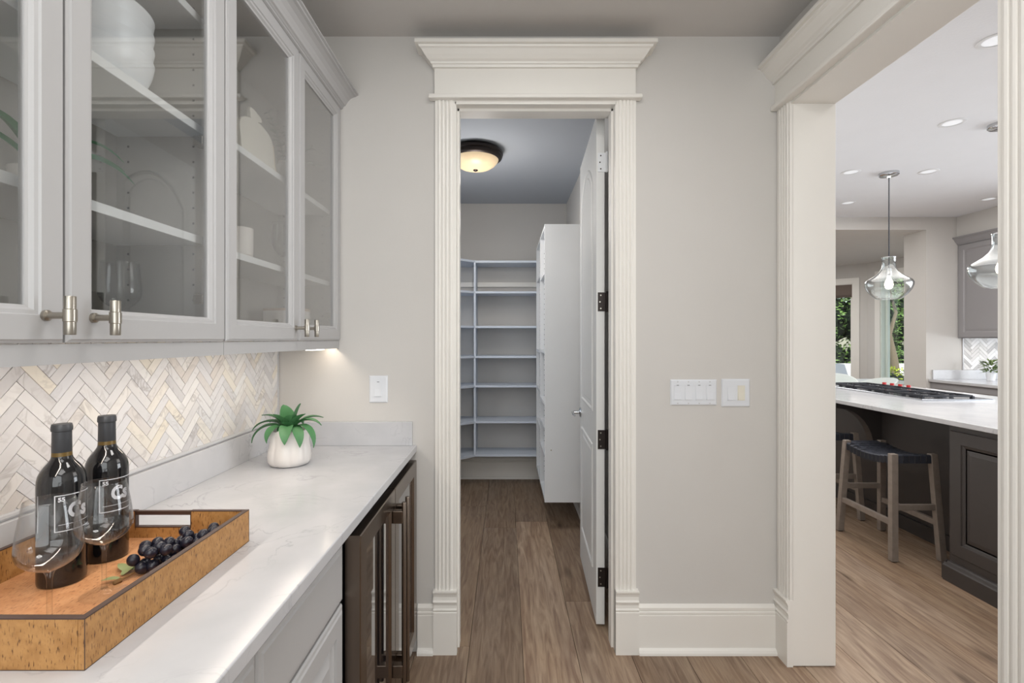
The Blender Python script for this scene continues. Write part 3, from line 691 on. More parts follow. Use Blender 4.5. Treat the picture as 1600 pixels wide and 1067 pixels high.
mb = MB(); pc = [(0, 0), (.010, .001), (.013, .006), (.012, .011), (.008, .014), (0, .014)]
mb.prism(pc, lambda d, v, t: (XL+d, t, 1.030+v), .6, 2.215); mb.build('pencil_trim', 'quartz', bs, label='ivory marble pencil trim')
mb = MB(); mb.prism([(0, 0), (.009, 0), (.011, .004), (.009, .009), (0, .010)], lambda d, v, t: (XL+d, 2.222+v, t), 1.031, 1.393); mb.build('pencil_trim', 'quartz', bs, label='ivory marble pencil trim')

# ------------------------------------------------------------------ counter
ct = thing('countertop', (-.7, 1.3, .895), 'white quartz countertop with low upstand running along the left wall', 'countertop')
B(XL, -.400, .30, YB, .895, .925).build('slab', 'quartz', ct, bevel=.003)
B(XL, XL+.02, .30, YB, .925, 1.030).build('upstand', 'quartz', ct, bevel=.0015)
B(XL+.02, -.418, YB-.02, YB, .925, 1.030).build('upstand', 'quartz', ct, bevel=.0015)

# base cabinet
bc = thing('base_cabinet', (-.7, .9, 0), 'grey base cabinet with drawer over raised-panel door beside the wine cooler', 'cabinet')
B(XL, -.457, .42, 1.335, .1, .895).build('body', 'cab', bc)
B(XL, -.50, .42, 1.335, 0, .1).build('toe_kick', 'cab', bc)
for y0, y1 in ((.425, .875), (.880, 1.340)):
    mb = MB(); rings(mb, FX(-.457), y0, y1, .700, .850, [(0, 0), (0, .014), (.004, .018), (.012, .019), (.016, .022), (.03, .022)]); mb.build('drawer', 'cab', bc)
    mb = MB(); rings(mb, FX(-.457), y0, y1, .115, .690, [(0, 0), (0, .014), (.004, .018), (.012, .019), (.016, .022), (.060, .022), (.062, .016), (.068, .014), (.073, .010), (.080, .010), (.105, .019), (.11, .019)]); mb.build('door', 'cab', bc)
# wine cooler with two doors
wc = thing('wine_cooler', (-.7, 1.78, 0), 'two-door bronze stainless wine cooler with tall bar handles under the counter', 'wine cooler')
B(XL+.02, -.45, 1.352, 2.228, .03, .893).build('body', 'black', wc)
B(-.45, -.432, 1.350, 2.215, .868, .880).build('vent_strip', 'black', wc)
for (y0, y1, hy) in ((1.362, 1.786, 1.756), (1.790, 2.212, 1.818)):
    mb = MB(); rings(mb, FX(-.440), y0, y1, .075, .862, [(0, 0), (0, .040), (.002, .043), (.058, .043), (.064, .034), (.064, 0)], closed=True); d = mb.build('door', 'steel', wc)
    B(-.425, -.407, y0+.062, y1-.062, .135, .802).build('glass_pane', 'darkglass', d)
    mb = MB(); mb.lathe([(0, .155), (.008, .155), (.008, .822), (.007, .825), (0, .825)], (-.360, hy, 0), 18); h = mb.build('handle', 'steel', d)
    for z in (.235, .775):
        s = -1 if hy < 1.787 else 1
        B(-.397, -.362, hy-.013, hy+.013, z-.022, z+.022).build('bracket', 'steel', h, bevel=.002)

# ------------------------------------------------------------------ tray and its contents
tr = thing('serving_tray', (-.784, .942, .925), 'bark veneer serving tray with slot handles holding the two wine bottles', 'tray')
TX0, TX1, TY0, TY1, TZ0, TZ1, TT = -.966, -.603, .714, 1.170, .9252, 1.0, .010
B(TX0+TT, TX1-TT, TY0+TT, TY1-TT, TZ0, .937).build('tray_base', 'tray_in', tr)
B(TX1-TT, TX1, TY0, TY1, TZ0, TZ1-.002).build('side_wall', 'tray_out', tr, bevel=.001)
B(TX0, TX0+TT, TY0, TY1, TZ0, TZ1-.002).build('side_wall', 'tray_out', tr, bevel=.001)
HX0, HX1 = -.862, -.733
for ya, yb in ((TY0, TY0+TT), (TY1-TT, TY1)):
    mb = MB(); mb.box(TX0+TT+.0002, HX0, ya, yb, TZ0, TZ1-.002); mb.box(HX1, TX1-TT, ya, yb, TZ0, TZ1-.002); mb.box(HX0, HX1, ya, yb, TZ0, .962)
    mb.build('end_wall', 'tray_out', tr)
    mb = MB(); mb.box(HX0-.001, HX0+.001, ya-.0005, yb+.0005, .960, TZ1); mb.box(HX1-.001, HX1+.001, ya-.0005, yb+.0005, .960, TZ1); mb.box(HX0, HX1, ya-.0005, yb+.0005, .961, .9635)
    mb.box(HX0, HX1, ya+.001, yb-.001, .990, TZ1-.001)
    mb.build('handle_bar', 'tray_edge', tr)
mb = MB()
mb.box(TX0, TX0+TT, TY0+TT, TY1-TT, TZ1-.002, TZ1); mb.box(TX1-TT, TX1, TY0+TT, TY1-TT, TZ1-.002, TZ1)
for ya, yb in ((TY0, TY0+TT), (TY1-TT, TY1)):
    mb.box(TX0, HX0, ya, yb, TZ1-.002, TZ1); mb.box(HX1, TX1, ya, yb, TZ1-.002, TZ1)
for cx in (TX0, TX1):
    for cy in (TY0, TY1): mb.box(cx-.0004, cx+.0004, cy-.0004, cy+.0004, TZ0, TZ1)
mb.box(TX0-.0003, TX1+.0003, TY0-.0003, TY0, TZ0, TZ0+.001); mb.box(TX1, TX1+.0003, TY0, TY1, TZ0, TZ0+.001)
mb.build('rim', 'tray_edge', tr, label='dark brown edging')

def text_polys(s, size):
    cu = bpy.data.curves.new('txt', 'FONT'); cu.body = s; cu.size = size; cu.resolution_u = 3; cu.align_x = 'CENTER'; cu.align_y = 'CENTER'
    cu.offset = size*.045
    ob = bpy.data.objects.new('txt', cu); C.objects.link(ob)
    dg = bpy.context.evaluated_depsgraph_get(); dg.update(); me = bpy.data.meshes.new_from_object(ob.evaluated_get(dg))
    bm = bmesh.new(); bm.from_mesh(me); bmesh.ops.triangulate(bm, faces=bm.faces)
    bmesh.ops.subdivide_edges(bm, edges=[e for e in bm.edges if e.calc_length() > size*.2], cuts=2)
    vs = [tuple(v.co) for v in bm.verts]; fs = [tuple(v.index for v in f.verts) for f in bm.faces]
    bm.free(); bpy.data.objects.remove(ob); bpy.data.curves.remove(cu); bpy.data.meshes.remove(me)
    return vs, fs
def bottle(loc, th, label, backth):
    x, y, z = loc; R = .0375
    b = thing('wine_bottle', loc, label, 'wine bottle', 'dark wine bottles on the tray')
    prof = [(0, .004), (.030, .001), (.034, 0), (.037, .003), (R, .008), (R, .186), (.0369, .196), (.0350, .205), (.0315, .213), (.0265, .221), (.0208, .228), (.0168, .235), (.0149, .243), (.0143, .285), (0, .285)]
    mb = MB(); mb.lathe(prof, loc, 48); mb.build('body', 'bottle', b)
    mb = MB(); mb.lathe([(.0150, .239), (.0158, .239), (.0153, .247), (.0149, .247), (.0150, .239)], loc, 32); mb.build('neck_band', 'brass', b, label='gold band under the capsule')
    mb = MB(); mb.lathe([(.0150, .246), (.0154, .247), (.0149, .286), (.0163, .287), (.0166, .290), (.0163, .296), (.0155, .2985), (.0152, .3000), (0, .3000)], loc, 32); mb.build('capsule', 'foil', b)
    Rl = R+.0003
    def wrap(u, v): a = th+u/R; return (x+Rl*math.cos(a), y+Rl*math.sin(a), z+.138+v)
    mb = MB(); wl, hl, bw = .034, .034, .0017
    def strip(u0, u1, v0, v1, n):
        g = [[wrap(u0+(u1-u0)*i/n, v) for i in range(n+1)] for v in (v0, v1)]; mb.loft(g, closed=False, cap0=False, cap1=False, smooth=False)
    strip(-wl, -wl+bw, -hl, hl, 1); strip(wl-bw, wl, -hl, hl, 1); strip(-wl, wl, hl-bw, hl, 16); strip(-wl, wl, -hl, -hl+bw, 16)
    strip(-wl+.006, wl-.006, -.0215, -.0207, 12)
    # seen from outside, text runs towards increasing angle
    for s, size, u, v in (('55', .0105, -.0235, .0255), ('Cs', .038, .002, .002)):
        vs, fs = text_polys(s, size); mb.add([wrap(a*(.8 if s == 'Cs' else 1)+u, c+v) for a, c, _ in vs], fs)
    mb.build('front_label', 'label', b, label='white outlined label print reading 55 Cs')
    mb = MB()
    def wr2(u, v): a = backth+u/R; return (x+Rl*math.cos(a), y+Rl*math.sin(a), z+.138+v)
    mb.loft([[wr2(-.001, -.034), wr2(.0006, -.034)], [wr2(-.001, .034), wr2(.0006, .034)]], closed=False, cap0=False, cap1=False)
    mb.loft([[wr2(-.05, -.0345), wr2(-.035, -.0345), wr2(-.02, -.0345), wr2(0, -.0345)], [wr2(-.05, -.033), wr2(-.035, -.033), wr2(-.02, -.033), wr2(0, -.033)]], closed=False, cap0=False, cap1=False)
    mb.build('back_label', 'label', b)
    return b
bottle((-.850, .955, .9372), math.radians(-13), 'left dark wine bottle nearest the camera on the tray', math.radians(-48-62))
bottle((-.847, 1.059, .9372), math.radians(-19), 'right dark wine bottle farther back on the tray', math.radians(-51-75))
wine_glass('wine_glass', (-.732, .800, .9372), 'left empty stemmed wine glass at the near end of the tray', h=.205, rb=.0435, rr=.0325, stem=.088, group='stemmed wine glasses on the tray', zb=.127)
wine_glass('wine_glass', (-.729, .905, .9372), 'right empty stemmed wine glass in front of the far bottle on the tray', h=.203, rb=.0435, rr=.0325, stem=.088, group='stemmed wine glasses on the tray', zb=.127)
# grapes
gb = thing('grape_bunch', (-.69, 1.06, .9372), 'bunch of dark purple grapes lying on the tray', 'grapes')
random.seed(11); gs = []
gm = MB(); gm.lathe([(0, -.0122)]+[(.0112*math.cos(t), .0122*math.sin(t)) for t in [-1.1, -.7, -.3, 0, .3, .7, 1.1]]+[(0, .0122)], (0, 0, 0), 14)
gme = gm.mesh('grape', M['grape'])
tries = 0
while len(gs) < 44 and tries < 6000:
    tries += 1
    t = random.random(); w = .012+.036*math.sin(PI*min(1, t*.9+.1))
    p = Vector((-.720+.075*t+random.uniform(-w, w)*.7, .985+.145*t+random.uniform(-w, w)*.5, .9503+random.choice([0, 0, .016, .028])*(1 if w > .024 else .4)))
    if p.y > 1.148 or p.x > -.628: continue
    if all((p-q).length > .0172 for q in gs): gs.append(p)
for p in gs:
    o = bpy.data.objects.new('grape', gme); C.objects.link(o); o.parent = gb; o.location = p-gb.location
    o.rotation_euler = (random.random()*3, random.random()*3, 0)
mb = MB(); mb.tube([(-.735, .945, .9405), (-.728, .965, .943), (-.715, .99, .950), (-.69, 1.04, .957), (-.67, 1.09, .955)], [.002, .002, .0016, .0014, .001], 6)
mb.tube([(-.738, .938, .940), (-.733, .95, .941)], .0045, 6); mb.build('stalk', 'stalk', gb)
for (p, a, L) in (((-.750, .985, .940), 2.5, .045), ((-.748, .972, .940), 1.6, .046), ((-.738, .955, .941), -2.6, .03), ((-.742, .99, .942), 1.1, .03)):
    mb = MB(); leaf(mb, p, a, L, .016, .5, .3, .0008, 5, .15); mb.build('leaf', 'leafpale', gb)

# ------------------------------------------------------------------ potted succulent
pp = (-.819, 1.888, .9252)
po = thing('potted_succulent', pp, 'green succulent with curling leaves in a lobed white pot on the counter', 'plant')
prof = [(0, 0), (.056, 0), (.068, .005), (.075, .018), (.077, .036), (.075, .056), (.071, .076), (.069, .094), (.070, .112), (.071, .128), (.069, .136), (.063, .134), (.060, .118), (.058, .10), (0, .10)]
def lob(a, z): return (.075*abs(math.cos(4*a))**.7-.045)*(1 if z > .01 else .4)
mb = MB(); mb.lathe(prof, pp, 90, lobes=lob)
mb.v = [(x, y, z+((.004*math.cos(8*math.atan2(y-pp[1], x-pp[0]))) if z > pp[2]+.125 else 0)) for x, y, z in mb.v]
mb.build('pot', 'ceramic', po)
mb = MB(); mb.lathe([(0, .108), (.058, .107)], pp, 30); mb.build('soil', 'soil', po)
c0 = (pp[0], pp[1], pp[2]+.142)
LV = [  # heading (deg), length, width, start elevation, droop
    (-178, .150, .026, .85, 1.9), (-163, .140, .030, .45, 2.0), (170, .125, .024, 1.0, 1.2), (150, .12, .03, .8, 1.4),
    (-12, .140, .030, .95, 1.7), (-26, .150, .030, .45, 2.3), (-48, .120, .036, .25, 2.0), (18, .125, .028, 1.0, 1.4),
    (-118, .105, .036, .45, 2.2), (-76, .115, .040, .5, 2.3), (-98, .05, .030, .2, 1.4),
    (-135, .080, .056, 1.15, .5), (-58, .075, .052, 1.2, .5), (-95, .055, .048, .95, .6), (150, .095, .058, 1.42, .3), (20, .100, .058, 1.45, .3), (-15, .085, .05, 1.15, .7), (90, .13, .03, .7, 1.6), (-178, .08, .05, 1.1, .7)]
for d, L, W, r_, dr in LV:
    mb = MB(); leaf(mb, (c0[0]+(.026 if r_ < .6 else .012)*math.cos(math.radians(d)), c0[1]+(.026 if r_ < .6 else .012)*math.sin(math.radians(d)), c0[2]-.01+(.010 if r_ < .6 else 0)), math.radians(d), L*1.0, W*1.15, dr, r_, .002, 14, .34, shape=(.62 if W > .045 else .9)); mb.build('leaf', 'leaf', po)

# ------------------------------------------------------------------ switches
def plate(x0, x1, z0, z1, n, label, almond=False, screws=False, kinds='switch'):
    s = thing('wall_switch', ((x0+x1)/2, YB, (z0+z1)/2), label, 'light switch')
    mb = MB(); rings(mb, FY(YB), x0, x1, z0, z1, [(0, 0), (0, .002), (.004, .0062), (.008, .0068)]); mb.build('plate', 'switch', s)
    wv = (x1-x0)/n if n == 1 else .046*(1 if screws else 1); cx = (x0+x1)/2; zc = (z0+z1)/2
    for i in range(n):
        c = cx+(i-(n-1)/2)*(.0478 if n > 2 else .046)
        m_ = 'almond' if (almond and i == n-1) else 'switch'
        mb = MB(); rings(mb, FY(YB-.0066), c-.0165, c+.0165, zc-.0335, zc+.0335, [(0, 0), (.0003, .001), (.002, .001), (.0022, .0002), (.003, .0002)]); mb.build('switch_frame', m_, s)
        prof = [(zc-.031, 0), (zc-.031, .0045), (zc, .0018), (zc+.031, .001), (zc+.031, 0)]
        mb = MB(); mb.prism(prof, lambda v, d, t: (t, YB-.0068-d, v), c-.0145, c+.0145); mb.build('rocker', m_, s)
        if screws or n == 1: B(c-.005, c+.005, YB-.0085, YB-.0069, zc+.0315, zc+.0335).build('indicator', 'foil', s)
        if screws:
            for zz in (zc+.048, zc-.048):
                mb = MB(); mb.lathe([(0, 0), (.003, 0), (.003, -.001), (0, -.001)], (c, YB-.0068, zz), 10, axis='y'); mb.build('screw', 'screw', s)
plate(.733, .940, 1.1018, 1.217, 4, 'wide white plate with four rocker switches right of the pantry doorway', screws=True)
plate(.962, 1.088, 1.0955, 1.2196, 2, 'square white plate with two switches nearest the kitchen opening', almond=True)
plate(-.612, -.530, 1.114, 1.2345, 1, 'single white rocker switch on the wall above the counter')

# ------------------------------------------------------------------ kitchen island
IZ = .935; IX = 2.53
ic = B(IX, 3.95, 1.9, 5.0, IZ-.03, IZ).build('island_countertop', 'quartz', bevel=.003, label='white quartz top of the kitchen island around the cooktop', cat='countertop')
isl = thing('kitchen_island', (3.2, 3.4, 0), 'charcoal kitchen island base with raised panel end beside the stools', 'kitchen island')
B(2.575, 3.9, 1.95, 2.90, .0, IZ-.031).build('body', 'island', isl)
B(2.93, 3.9, 2.90, 4.95, .0, IZ-.031).build('body', 'island', isl)
for y0, y1 in ((1.98, 2.43), (2.44, 2.885)):
    mb = MB(); rings(mb, FX(2.575, -1), y0, y1, .16, .87, [(0, 0), (0, .010), (.003, .013), (.07, .013), (.073, .006), (.080, .004), (.088, .0), (.095, 0), (.100, .003), (.12, .008), (.13, .008)]); mb.build('raised_panel', 'island', isl)
mb = MB(); mb.prism([(0, 0), (.030, 0), (.030, .085), (.024, .092), (.018, .105), (.012, .112), (0, .115)], lambda d, v, t: (2.575-d, t, v), 1.95, 2.912); mb.build('plinth', 'island', isl)
mb = MB(); mb.prism([(0, 0), (.030, 0), (.030, .085), (.018, .105), (0, .115)], lambda d, v, t: (t, 2.90+d, v), 2.555, 2.93); mb.build('plinth', 'island', isl)
B(2.91, 2.93, 2.90, 4.95, 0, .10).build('plinth', 'island', isl)
for y in (3.93, 4.9):        # curved corbels carrying the overhang
    pts = [(2.93, IZ-.032), (2.575, IZ-.032), (2.575, IZ-.075)]
    for k in range(9): a = PI/2*k/8; pts.append((2.60+.27*math.sin(a), IZ-.40+.32*math.cos(a)) if k else (2.60, IZ-.08))
    pts += [(2.93, IZ-.42)]
    mb = MB(); mb.prism(pts, lambda u, v, t: (u, t, v), y-.035, y+.035); mb.build('corbel', 'island', isl)

# cooktop
ck = thing('gas_cooktop', (3.35, 4.28, IZ), 'stainless gas cooktop with black grates and red knobs set in the island', 'cooktop')
mb = MB(); rings(mb, lambda u, v, d: (u, v, IZ+d), 3.10, 3.64, 3.72, 4.87, [(0, 0), (0, .010), (.006, .014), (.02, .014), (.028, .008), (.05, .008)]); mb.build('body', 'stainless', ck)
for y0 in (3.75, 4.12, 4.49):
    y1 = y0+.35; x0, x1 = 3.125, 3.50; zt = IZ+.034; mb = MB(); r = .0055
    for a, b in (((x0, y0), (x1, y0)), ((x0, y1), (x1, y1)), ((x0, y0), (x0, y1)), ((x1, y0), (x1, y1)), ((x0, (y0+y1)/2), (x1, (y0+y1)/2)), (((x0+x1)/2, y0), ((x0+x1)/2, y1))):
        mb.beam((a[0], a[1], zt), (b[0], b[1], zt), .011, .013)
    for q in ((x0, y0), (x1, y0), (x0, y1), (x1, y1), (x0, (y0+y1)/2), (x1, (y0+y1)/2)): mb.box(q[0]-.008, q[0]+.008, q[1]-.012, q[1]+.012, IZ+.010, zt)
    for cx in (x0+.095, x1-.095):
        for k in range(4):
            a = PI/4+PI/2*k; mb.tube([(cx+.03*math.cos(a), (y0+y1)/2+.03*math.sin(a), zt+.004), (cx+.085*math.cos(a), (y0+y1)/2+.085*math.sin(a), zt)], .005, 6)
    mb.build('grate', 'castiron', ck)
    for cx in (x0+.095, x1-.095):
        mb = MB(); mb.lathe([(0, .008), (.045, .008), (.045, .018), (.032, .022), (.032, .030), (.026, .034), (0, .034)], (cx, (y0+y1)/2, IZ), 20); bu = mb.build('burner', 'castiron', ck)
for k in range(4):
    y = 4.72-.095*k; mb = MB(); mb.lathe([(0, .012), (.022, .012), (.022, .018), (.017, .020), (.0165, .048), (.014, .052), (0, .052)], (3.575, y, IZ), 20); mb.build('knob', 'red', ck)

# stools with woven seats
def make_stool(x, y, label):
    st = thing('counter_stool', (x, y, 0), label, 'stool', 'backless counter stools at the island')
    hx, hy, H = .125, .215, .662; legs = {}
    for sx in (-1, 1):
        for sy in (-1, 1):
            b_ = Vector((x+sx*(hx+.028), y+sy*(hy+.038), 0)); t_ = Vector((x+sx*hx, y+sy*hy, H+(.006)))
            mb = MB(); mb.beam(b_+Vector((0, 0, .004)), t_, .042, .036); lg = mb.build('leg', 'darkwood', st, bevel=.003); legs[(sx, sy)] = (b_, t_)
            B(b_.x-.015, b_.x+.015, b_.y-.013, b_.y+.013, 0, .006).build('foot_pad', 'black', lg)
    def at(k, z): b_, t_ = legs[k]; return b_+(t_-b_)*(z/t_.z)
    for (a, b, z) in (((-1, -1), (-1, 1), .235), ((1, -1), (1, 1), .235), ((-1, -1), (1, -1), .335), ((-1, 1), (1, 1), .335)):
        mb = MB(); mb.beam(at(a, z), at(b, z), .024, .036); mb.build('stretcher', 'darkwood', st, bevel=.002)
    sag = lambda yy: -.030*(1-((yy-y)/hy)**2)
    for sx in (-1, 1):        # curved seat rails
        n = 8; loops = []
        for k in range(n+1):
            yy = y-hy+2*hy*k/n; zz = H-.022+sag(yy); loops.append([(x+sx*hx-.011, yy, zz-.022), (x+sx*hx+.011, yy, zz-.022), (x+sx*hx+.011, yy, zz+.012), (x+sx*hx-.011, yy, zz+.012)])
        mb = MB(); mb.loft(loops, smooth=False); mb.build('seat_rail', 'darkwood', st)
    for sy in (-1, 1):
        mb = MB(); mb.beam((x-hx, y+sy*hy, H-.022), (x+hx, y+sy*hy, H-.022), .022, .034); mb.build('seat_rail', 'darkwood', st)
    nA, nB = 11, 6; wA = (2*hy-.036)/nA; wB = (2*hx-.03)/nB
    for i in range(nA):       # straps across, wrapped over both long rails
        yc = y-hy+.018+wA*(i+.5); zc = H+sag(yc); loops = []
        pts = [(x-hx-.016, zc-.048), (x-hx-.016, zc-.006), (x-hx-.010, zc+.001)]
        for j in range(nB): pts.append((x-hx+.015+wB*(j+.5), zc+.0015+(.0018 if (i+j) % 2 else -.0018)))
        pts += [(x+hx+.010, zc+.001), (x+hx+.016, zc-.006), (x+hx+.016, zc-.048)]
        hw = wA*.47
        loops = [[(px_, yc-hw, pz), (px_, yc+hw, pz), (px_, yc+hw, pz-.0025), (px_, yc-hw, pz-.0025)] for px_, pz in pts]
        mb = MB(); mb.loft(loops, smooth=False); mb.build('strap', 'leather', st)
    for j in range(nB):       # straps lengthwise
        xc = x-hx+.015+wB*(j+.5); hw = wB*.47
        pts = [(y-hy-.016, H-.050), (y-hy-.016, H-.006), (y-hy-.010, H+.001)]
        for i in range(nA): yc = y-hy+.018+wA*(i+.5); pts.append((yc, H+sag(yc)+.0015+(-.0018 if (i+j) % 2 else .0018)))
        pts += [(y+hy+.010, H+.001), (y+hy+.016, H-.006), (y+hy+.016, H-.050)]
        loops = [[(xc-hw, py_, pz), (xc+hw, py_, pz), (xc+hw, py_, pz-.0025), (xc-hw, py_, pz-.0025)] for py_, pz in pts]
        mb = MB(); mb.loft(loops, smooth=False); mb.build('strap', 'leather', st)
    return st
s1 = make_stool(2.585, 3.39, 'backless wooden counter stool with woven black strap seat nearest the island end panel')
s2 = copy_tree(s1, label='second counter stool partly hidden behind the opening jamb'); s2.location.y = 4.10

# ------------------------------------------------------------------ back counter, upper cabinet, tile, plant
kc = thing('back_counter_cabinet', (5.4, 5.3, 0), 'grey base cabinet with white quartz top against the far kitchen wall', 'cabinet')
B(4.885, 7.4, 4.6, YKB-.003, .1, IZ-.03).build('body', 'kcab', kc); B(4.95, 7.4, 4.66, YKB-.003, 0, .1).build('toe_kick', 'kcab', kc)
B(4.86, 7.4, 4.55, YKB-.002, IZ-.03, IZ).build('worktop', 'quartz', kc, bevel=.003)
B(4.90, 7.4, YKB-.02, YKB-.002, IZ, IZ+.105).build('upstand', 'quartz', kc, bevel=.002)
mb = MB(); rings(mb, FX(4.885, -1), 4.62, YKB-.02, .13, IZ-.05, [(0, 0), (0, .008), (.05, .008), (.056, .003), (.07, .003)]); mb.build('end_panel', 'kcab', kc)
uc = thing('upper_cabinet', (5.5, 5.3, 1.40), 'tall grey wall cabinet with crown and raised side panel in the kitchen', 'cabinet')
B(5.20, 5.9, 4.30, YKB-.003, 1.405, 2.50).build('body', 'kcab', uc)
mb = MB(); rings(mb, FX(5.20, -1), 5.0, YKB-.03, 1.415, 2.465, [(0, 0), (0, .012), (.004, .016), (.055, .016), (.060, .010), (.066, .006), (.075, .006), (.095, .010), (.1, .010)]); mb.build('side_panel', 'kcab', uc)
path = lambda o: [(5.20-o*.8, YKB-.002), (5.20-o*.8, 4.3)]
profile_run([(o, 2.475+z) for o, z in CROWN], path).build('crown', 'kcab', uc)
kb_ = B(5.25, 6.3, YKB-.004, YKB, IZ+.106, 1.405).build('backsplash', 'grout', label='small panel of marble herringbone tile above the far kitchen counter', cat='backsplash')
random.seed(9)
hb = herringbone(5.265, 6.2, IZ+.108, 1.405, .132, .033, .002); random.shuffle(hb)
for gi, gc in enumerate((srgb(232, 230, 229), srgb(205, 201, 198), srgb(176, 172, 170), srgb(222, 219, 216))):
    mb = MB()
    for p in hb[gi::4]: mb.prism(p, lambda u, v, t: (u, YKB-.004-t, v), 0, .004)
    mb.build('tile', mat('kitchen_tile', gc, .3, var=.06, vscale=20), kb_, kind='stuff')
B(5.25, 5.263, YKB-.010, YKB-.002, IZ+.106, 1.405).build('pencil_trim', 'quartz', kb_)
kp = thing('small_potted_herb', (5.36, 5.52, IZ+.0005), 'small green herb in a glass pot on the far kitchen counter', 'plant')
mb = MB(); mb.lathe([(0, 0), (.035, 0), (.045, .09), (.041, .09), (.032, .01), (0, .01)], (5.36, 5.52, IZ+.0005), 20); mb.build('pot', 'bowl', kp)
random.seed(5); mb = MB()
for k in range(160):
    a = random.random()*2*PI; r = random.random()**.5*.07; leaf(mb, (5.36+r*math.cos(a), 5.52+r*math.sin(a), IZ+.09+random.random()*.13), a, .045, .018, .5, random.uniform(-.2, 1), .001, 3, .2)
mb.build('foliage', mat('herb_leaf', srgb(118, 140, 84), .6, var=.3), kp, kind='stuff')

# pendants
def pendant(x, y, label):
    p = thing('pendant_lamp', (x, y, 1.73), label, 'pendant lamp', 'glass pendant lamps over the island')
    mb = MB(); mb.lathe([(0, 0), (.072, 0), (.072, -.020), (.066, -.026), (.014, -.028), (.012, -.045), (0, -.045)], (x, y, ZK), 32); mb.build('canopy', 'chrome', p)
    mb = MB(); mb.tube([(x, y, ZK-.04), (x, y, 1.98)], .005, 10); mb.build('rod', 'castiron', p)
    out = [(.050, .355), (.048, .335), (.048, .29), (.052, .265), (.066, .235), (.095, .205), (.135, .178), (.160, .160), (.170, .140), (.168, .115), (.155, .080), (.130, .045), (.095, .012), (.080, .002), (.055, 0)]
    z0 = 1.73
    mb = MB(); mb.lathe(out+[(.055, .003)]+[(r-.003, z+.001) for r, z in out[-2::-1]], (x, y, z0), 48)
    s = mb.build('glass_shade', 'shade', p)
    mb = MB(); mb.lathe([(0, .352), (.051, .352), (.051, .358), (0, .360)], (x, y, z0), 32); mb.build('cap', 'chrome', p)
    mb = MB(); mb.lathe([(0, .262), (.018, .262), (.020, .235), (.020, .200), (0, .196)], (x, y, z0), 20); mb.build('socket', 'chrome', p)
    mb = MB(); mb.lathe([(0, .196), (.012, .194), (.016, .175), (.028, .145), (.031, .125), (.026, .102), (.014, .090), (0, .088)], (x, y, z0), 24); mb.build('bulb', 'bulb', p)
    return p
p1 = pendant(3.232, 4.216, 'clear glass pendant lamp hanging over the cooktop in full view')
p2 = copy_tree(p1, label='second glass pendant lamp half hidden by the near casing'); p2.location.y = 3.255
for i, (x, y, z, lb) in enumerate([(2.895, 3.24, ZK, 'largest recessed downlight, nearest the second pendant canopy'), (2.90, 4.20, ZK, 'recessed downlight left of the front pendant canopy'), (3.54, 4.184, ZK, 'recessed downlight right of the front pendant canopy'),
                               (3.526, 5.15, ZK, 'recessed downlight closest to the breakfast nook'), (4.84, 5.009, ZK, 'recessed downlight above the grey kitchen wall cabinet'), (2.30, 2.343, ZK, 'recessed downlight beside the near casing at the ceiling top')]):
    r = thing('recessed_downlight', (x, y, z), lb, 'recessed light', 'recessed kitchen ceiling lights')
    mb = MB(); mb.lathe([(.050, 0), (.072, 0), (.073, -.002), (.068, -.004), (.052, -.003)], (x, y, z), 36); mb.build('trim_ring', 'white', r)
    mb = MB(); mb.lathe([(0, -.001), (.052, -.0015)], (x, y, z), 30); mb.build('lens', 'can', r)

# ------------------------------------------------------------------ breakfast nook
def frame_of(p0, p1):
    p0, p1 = Vector((*p0, 0)), Vector((*p1, 0)); d = (p1-p0).normalized(); nrm = Vector((-d.y, d.x, 0))   # left of the run
    return p0, d, nrm, (p1-p0).length
def run_box(mb, fr, s0, s1, n0, n1, z0, z1):
    p0, d, nrm, L = fr
    c = [p0+d*s0+nrm*n0, p0+d*s1+nrm*n0, p0+d*s1+nrm*n1, p0+d*s0+nrm*n1]
    mb.loft([[(q.x, q.y, z0) for q in c], [(q.x, q.y, z1) for q in c]], smooth=False); return mb
def nook_wall(p0, p1, holes, name='wall_nook', t=.15):
    fr = frame_of(p0, p1); L = fr[3]; mb = MB(); s = 0
    for (a, b, z0, z1) in holes:
        run_box(mb, fr, s, a, 0, t, 0, 2.75); run_box(mb, fr, a, b, 0, t, 0, z0); run_box(mb, fr, a, b, 0, t, z1, 2.75); s = b
    run_box(mb, fr, s, L, 0, t, 0, 2.75); struct(mb, name, 'wall'); return fr
def window(fr, a, b, z0, z1, name, jambmat='trim', t=.15, cas=.095):
    w_ = thing(name, tuple(fr[0]+fr[1]*(a+b)/2), None, None); w_.location.z = z0; w_['kind'] = 'structure'
    mb = MB()
    for q in ((a-cas, a, z0-.1, z1+cas), (b, b+cas, z0-.1, z1+cas), (a, b, z1, z1+cas), (a, b, z0-.1, z0)): run_box(mb, fr, q[0], q[1], -.02, 0, q[2], q[3])
    mb.build('casing', 'trim', w_)
    mb = MB()
    for q in ((a, a+.015, z0, z1), (b-.015, b, z0, z1), (a, b, z1-.015, z1), (a, b, z0, z0+.02)): run_box(mb, fr, q[0], q[1], 0, t, q[2], q[3])
    mb.build('jamb', jambmat, w_)
    mb = MB(); f = .035
    for q in ((a+.015, a+.015+f, z0, z1), (b-.015-f, b-.015, z0, z1), (a, b, z1-.015-f, z1-.015), (a, b, z0+.02, z0+.02+f)): run_box(mb, fr, q[0], q[1], t*.55, t*.85, q[2], q[3])
    mb.build('sash', jambmat, w_)
    mb = MB(); run_box(mb, fr, a+.04, b-.04, t*.68, t*.72, z0+.05, z1-.04); mb.build('glass_pane', 'winpane', w_)
    return w_
A_, B_, C_ = (4.90, 9.988), (6.24, 8.63), (6.45, 7.30)
L1 = frame_of(A_, B_)[3]
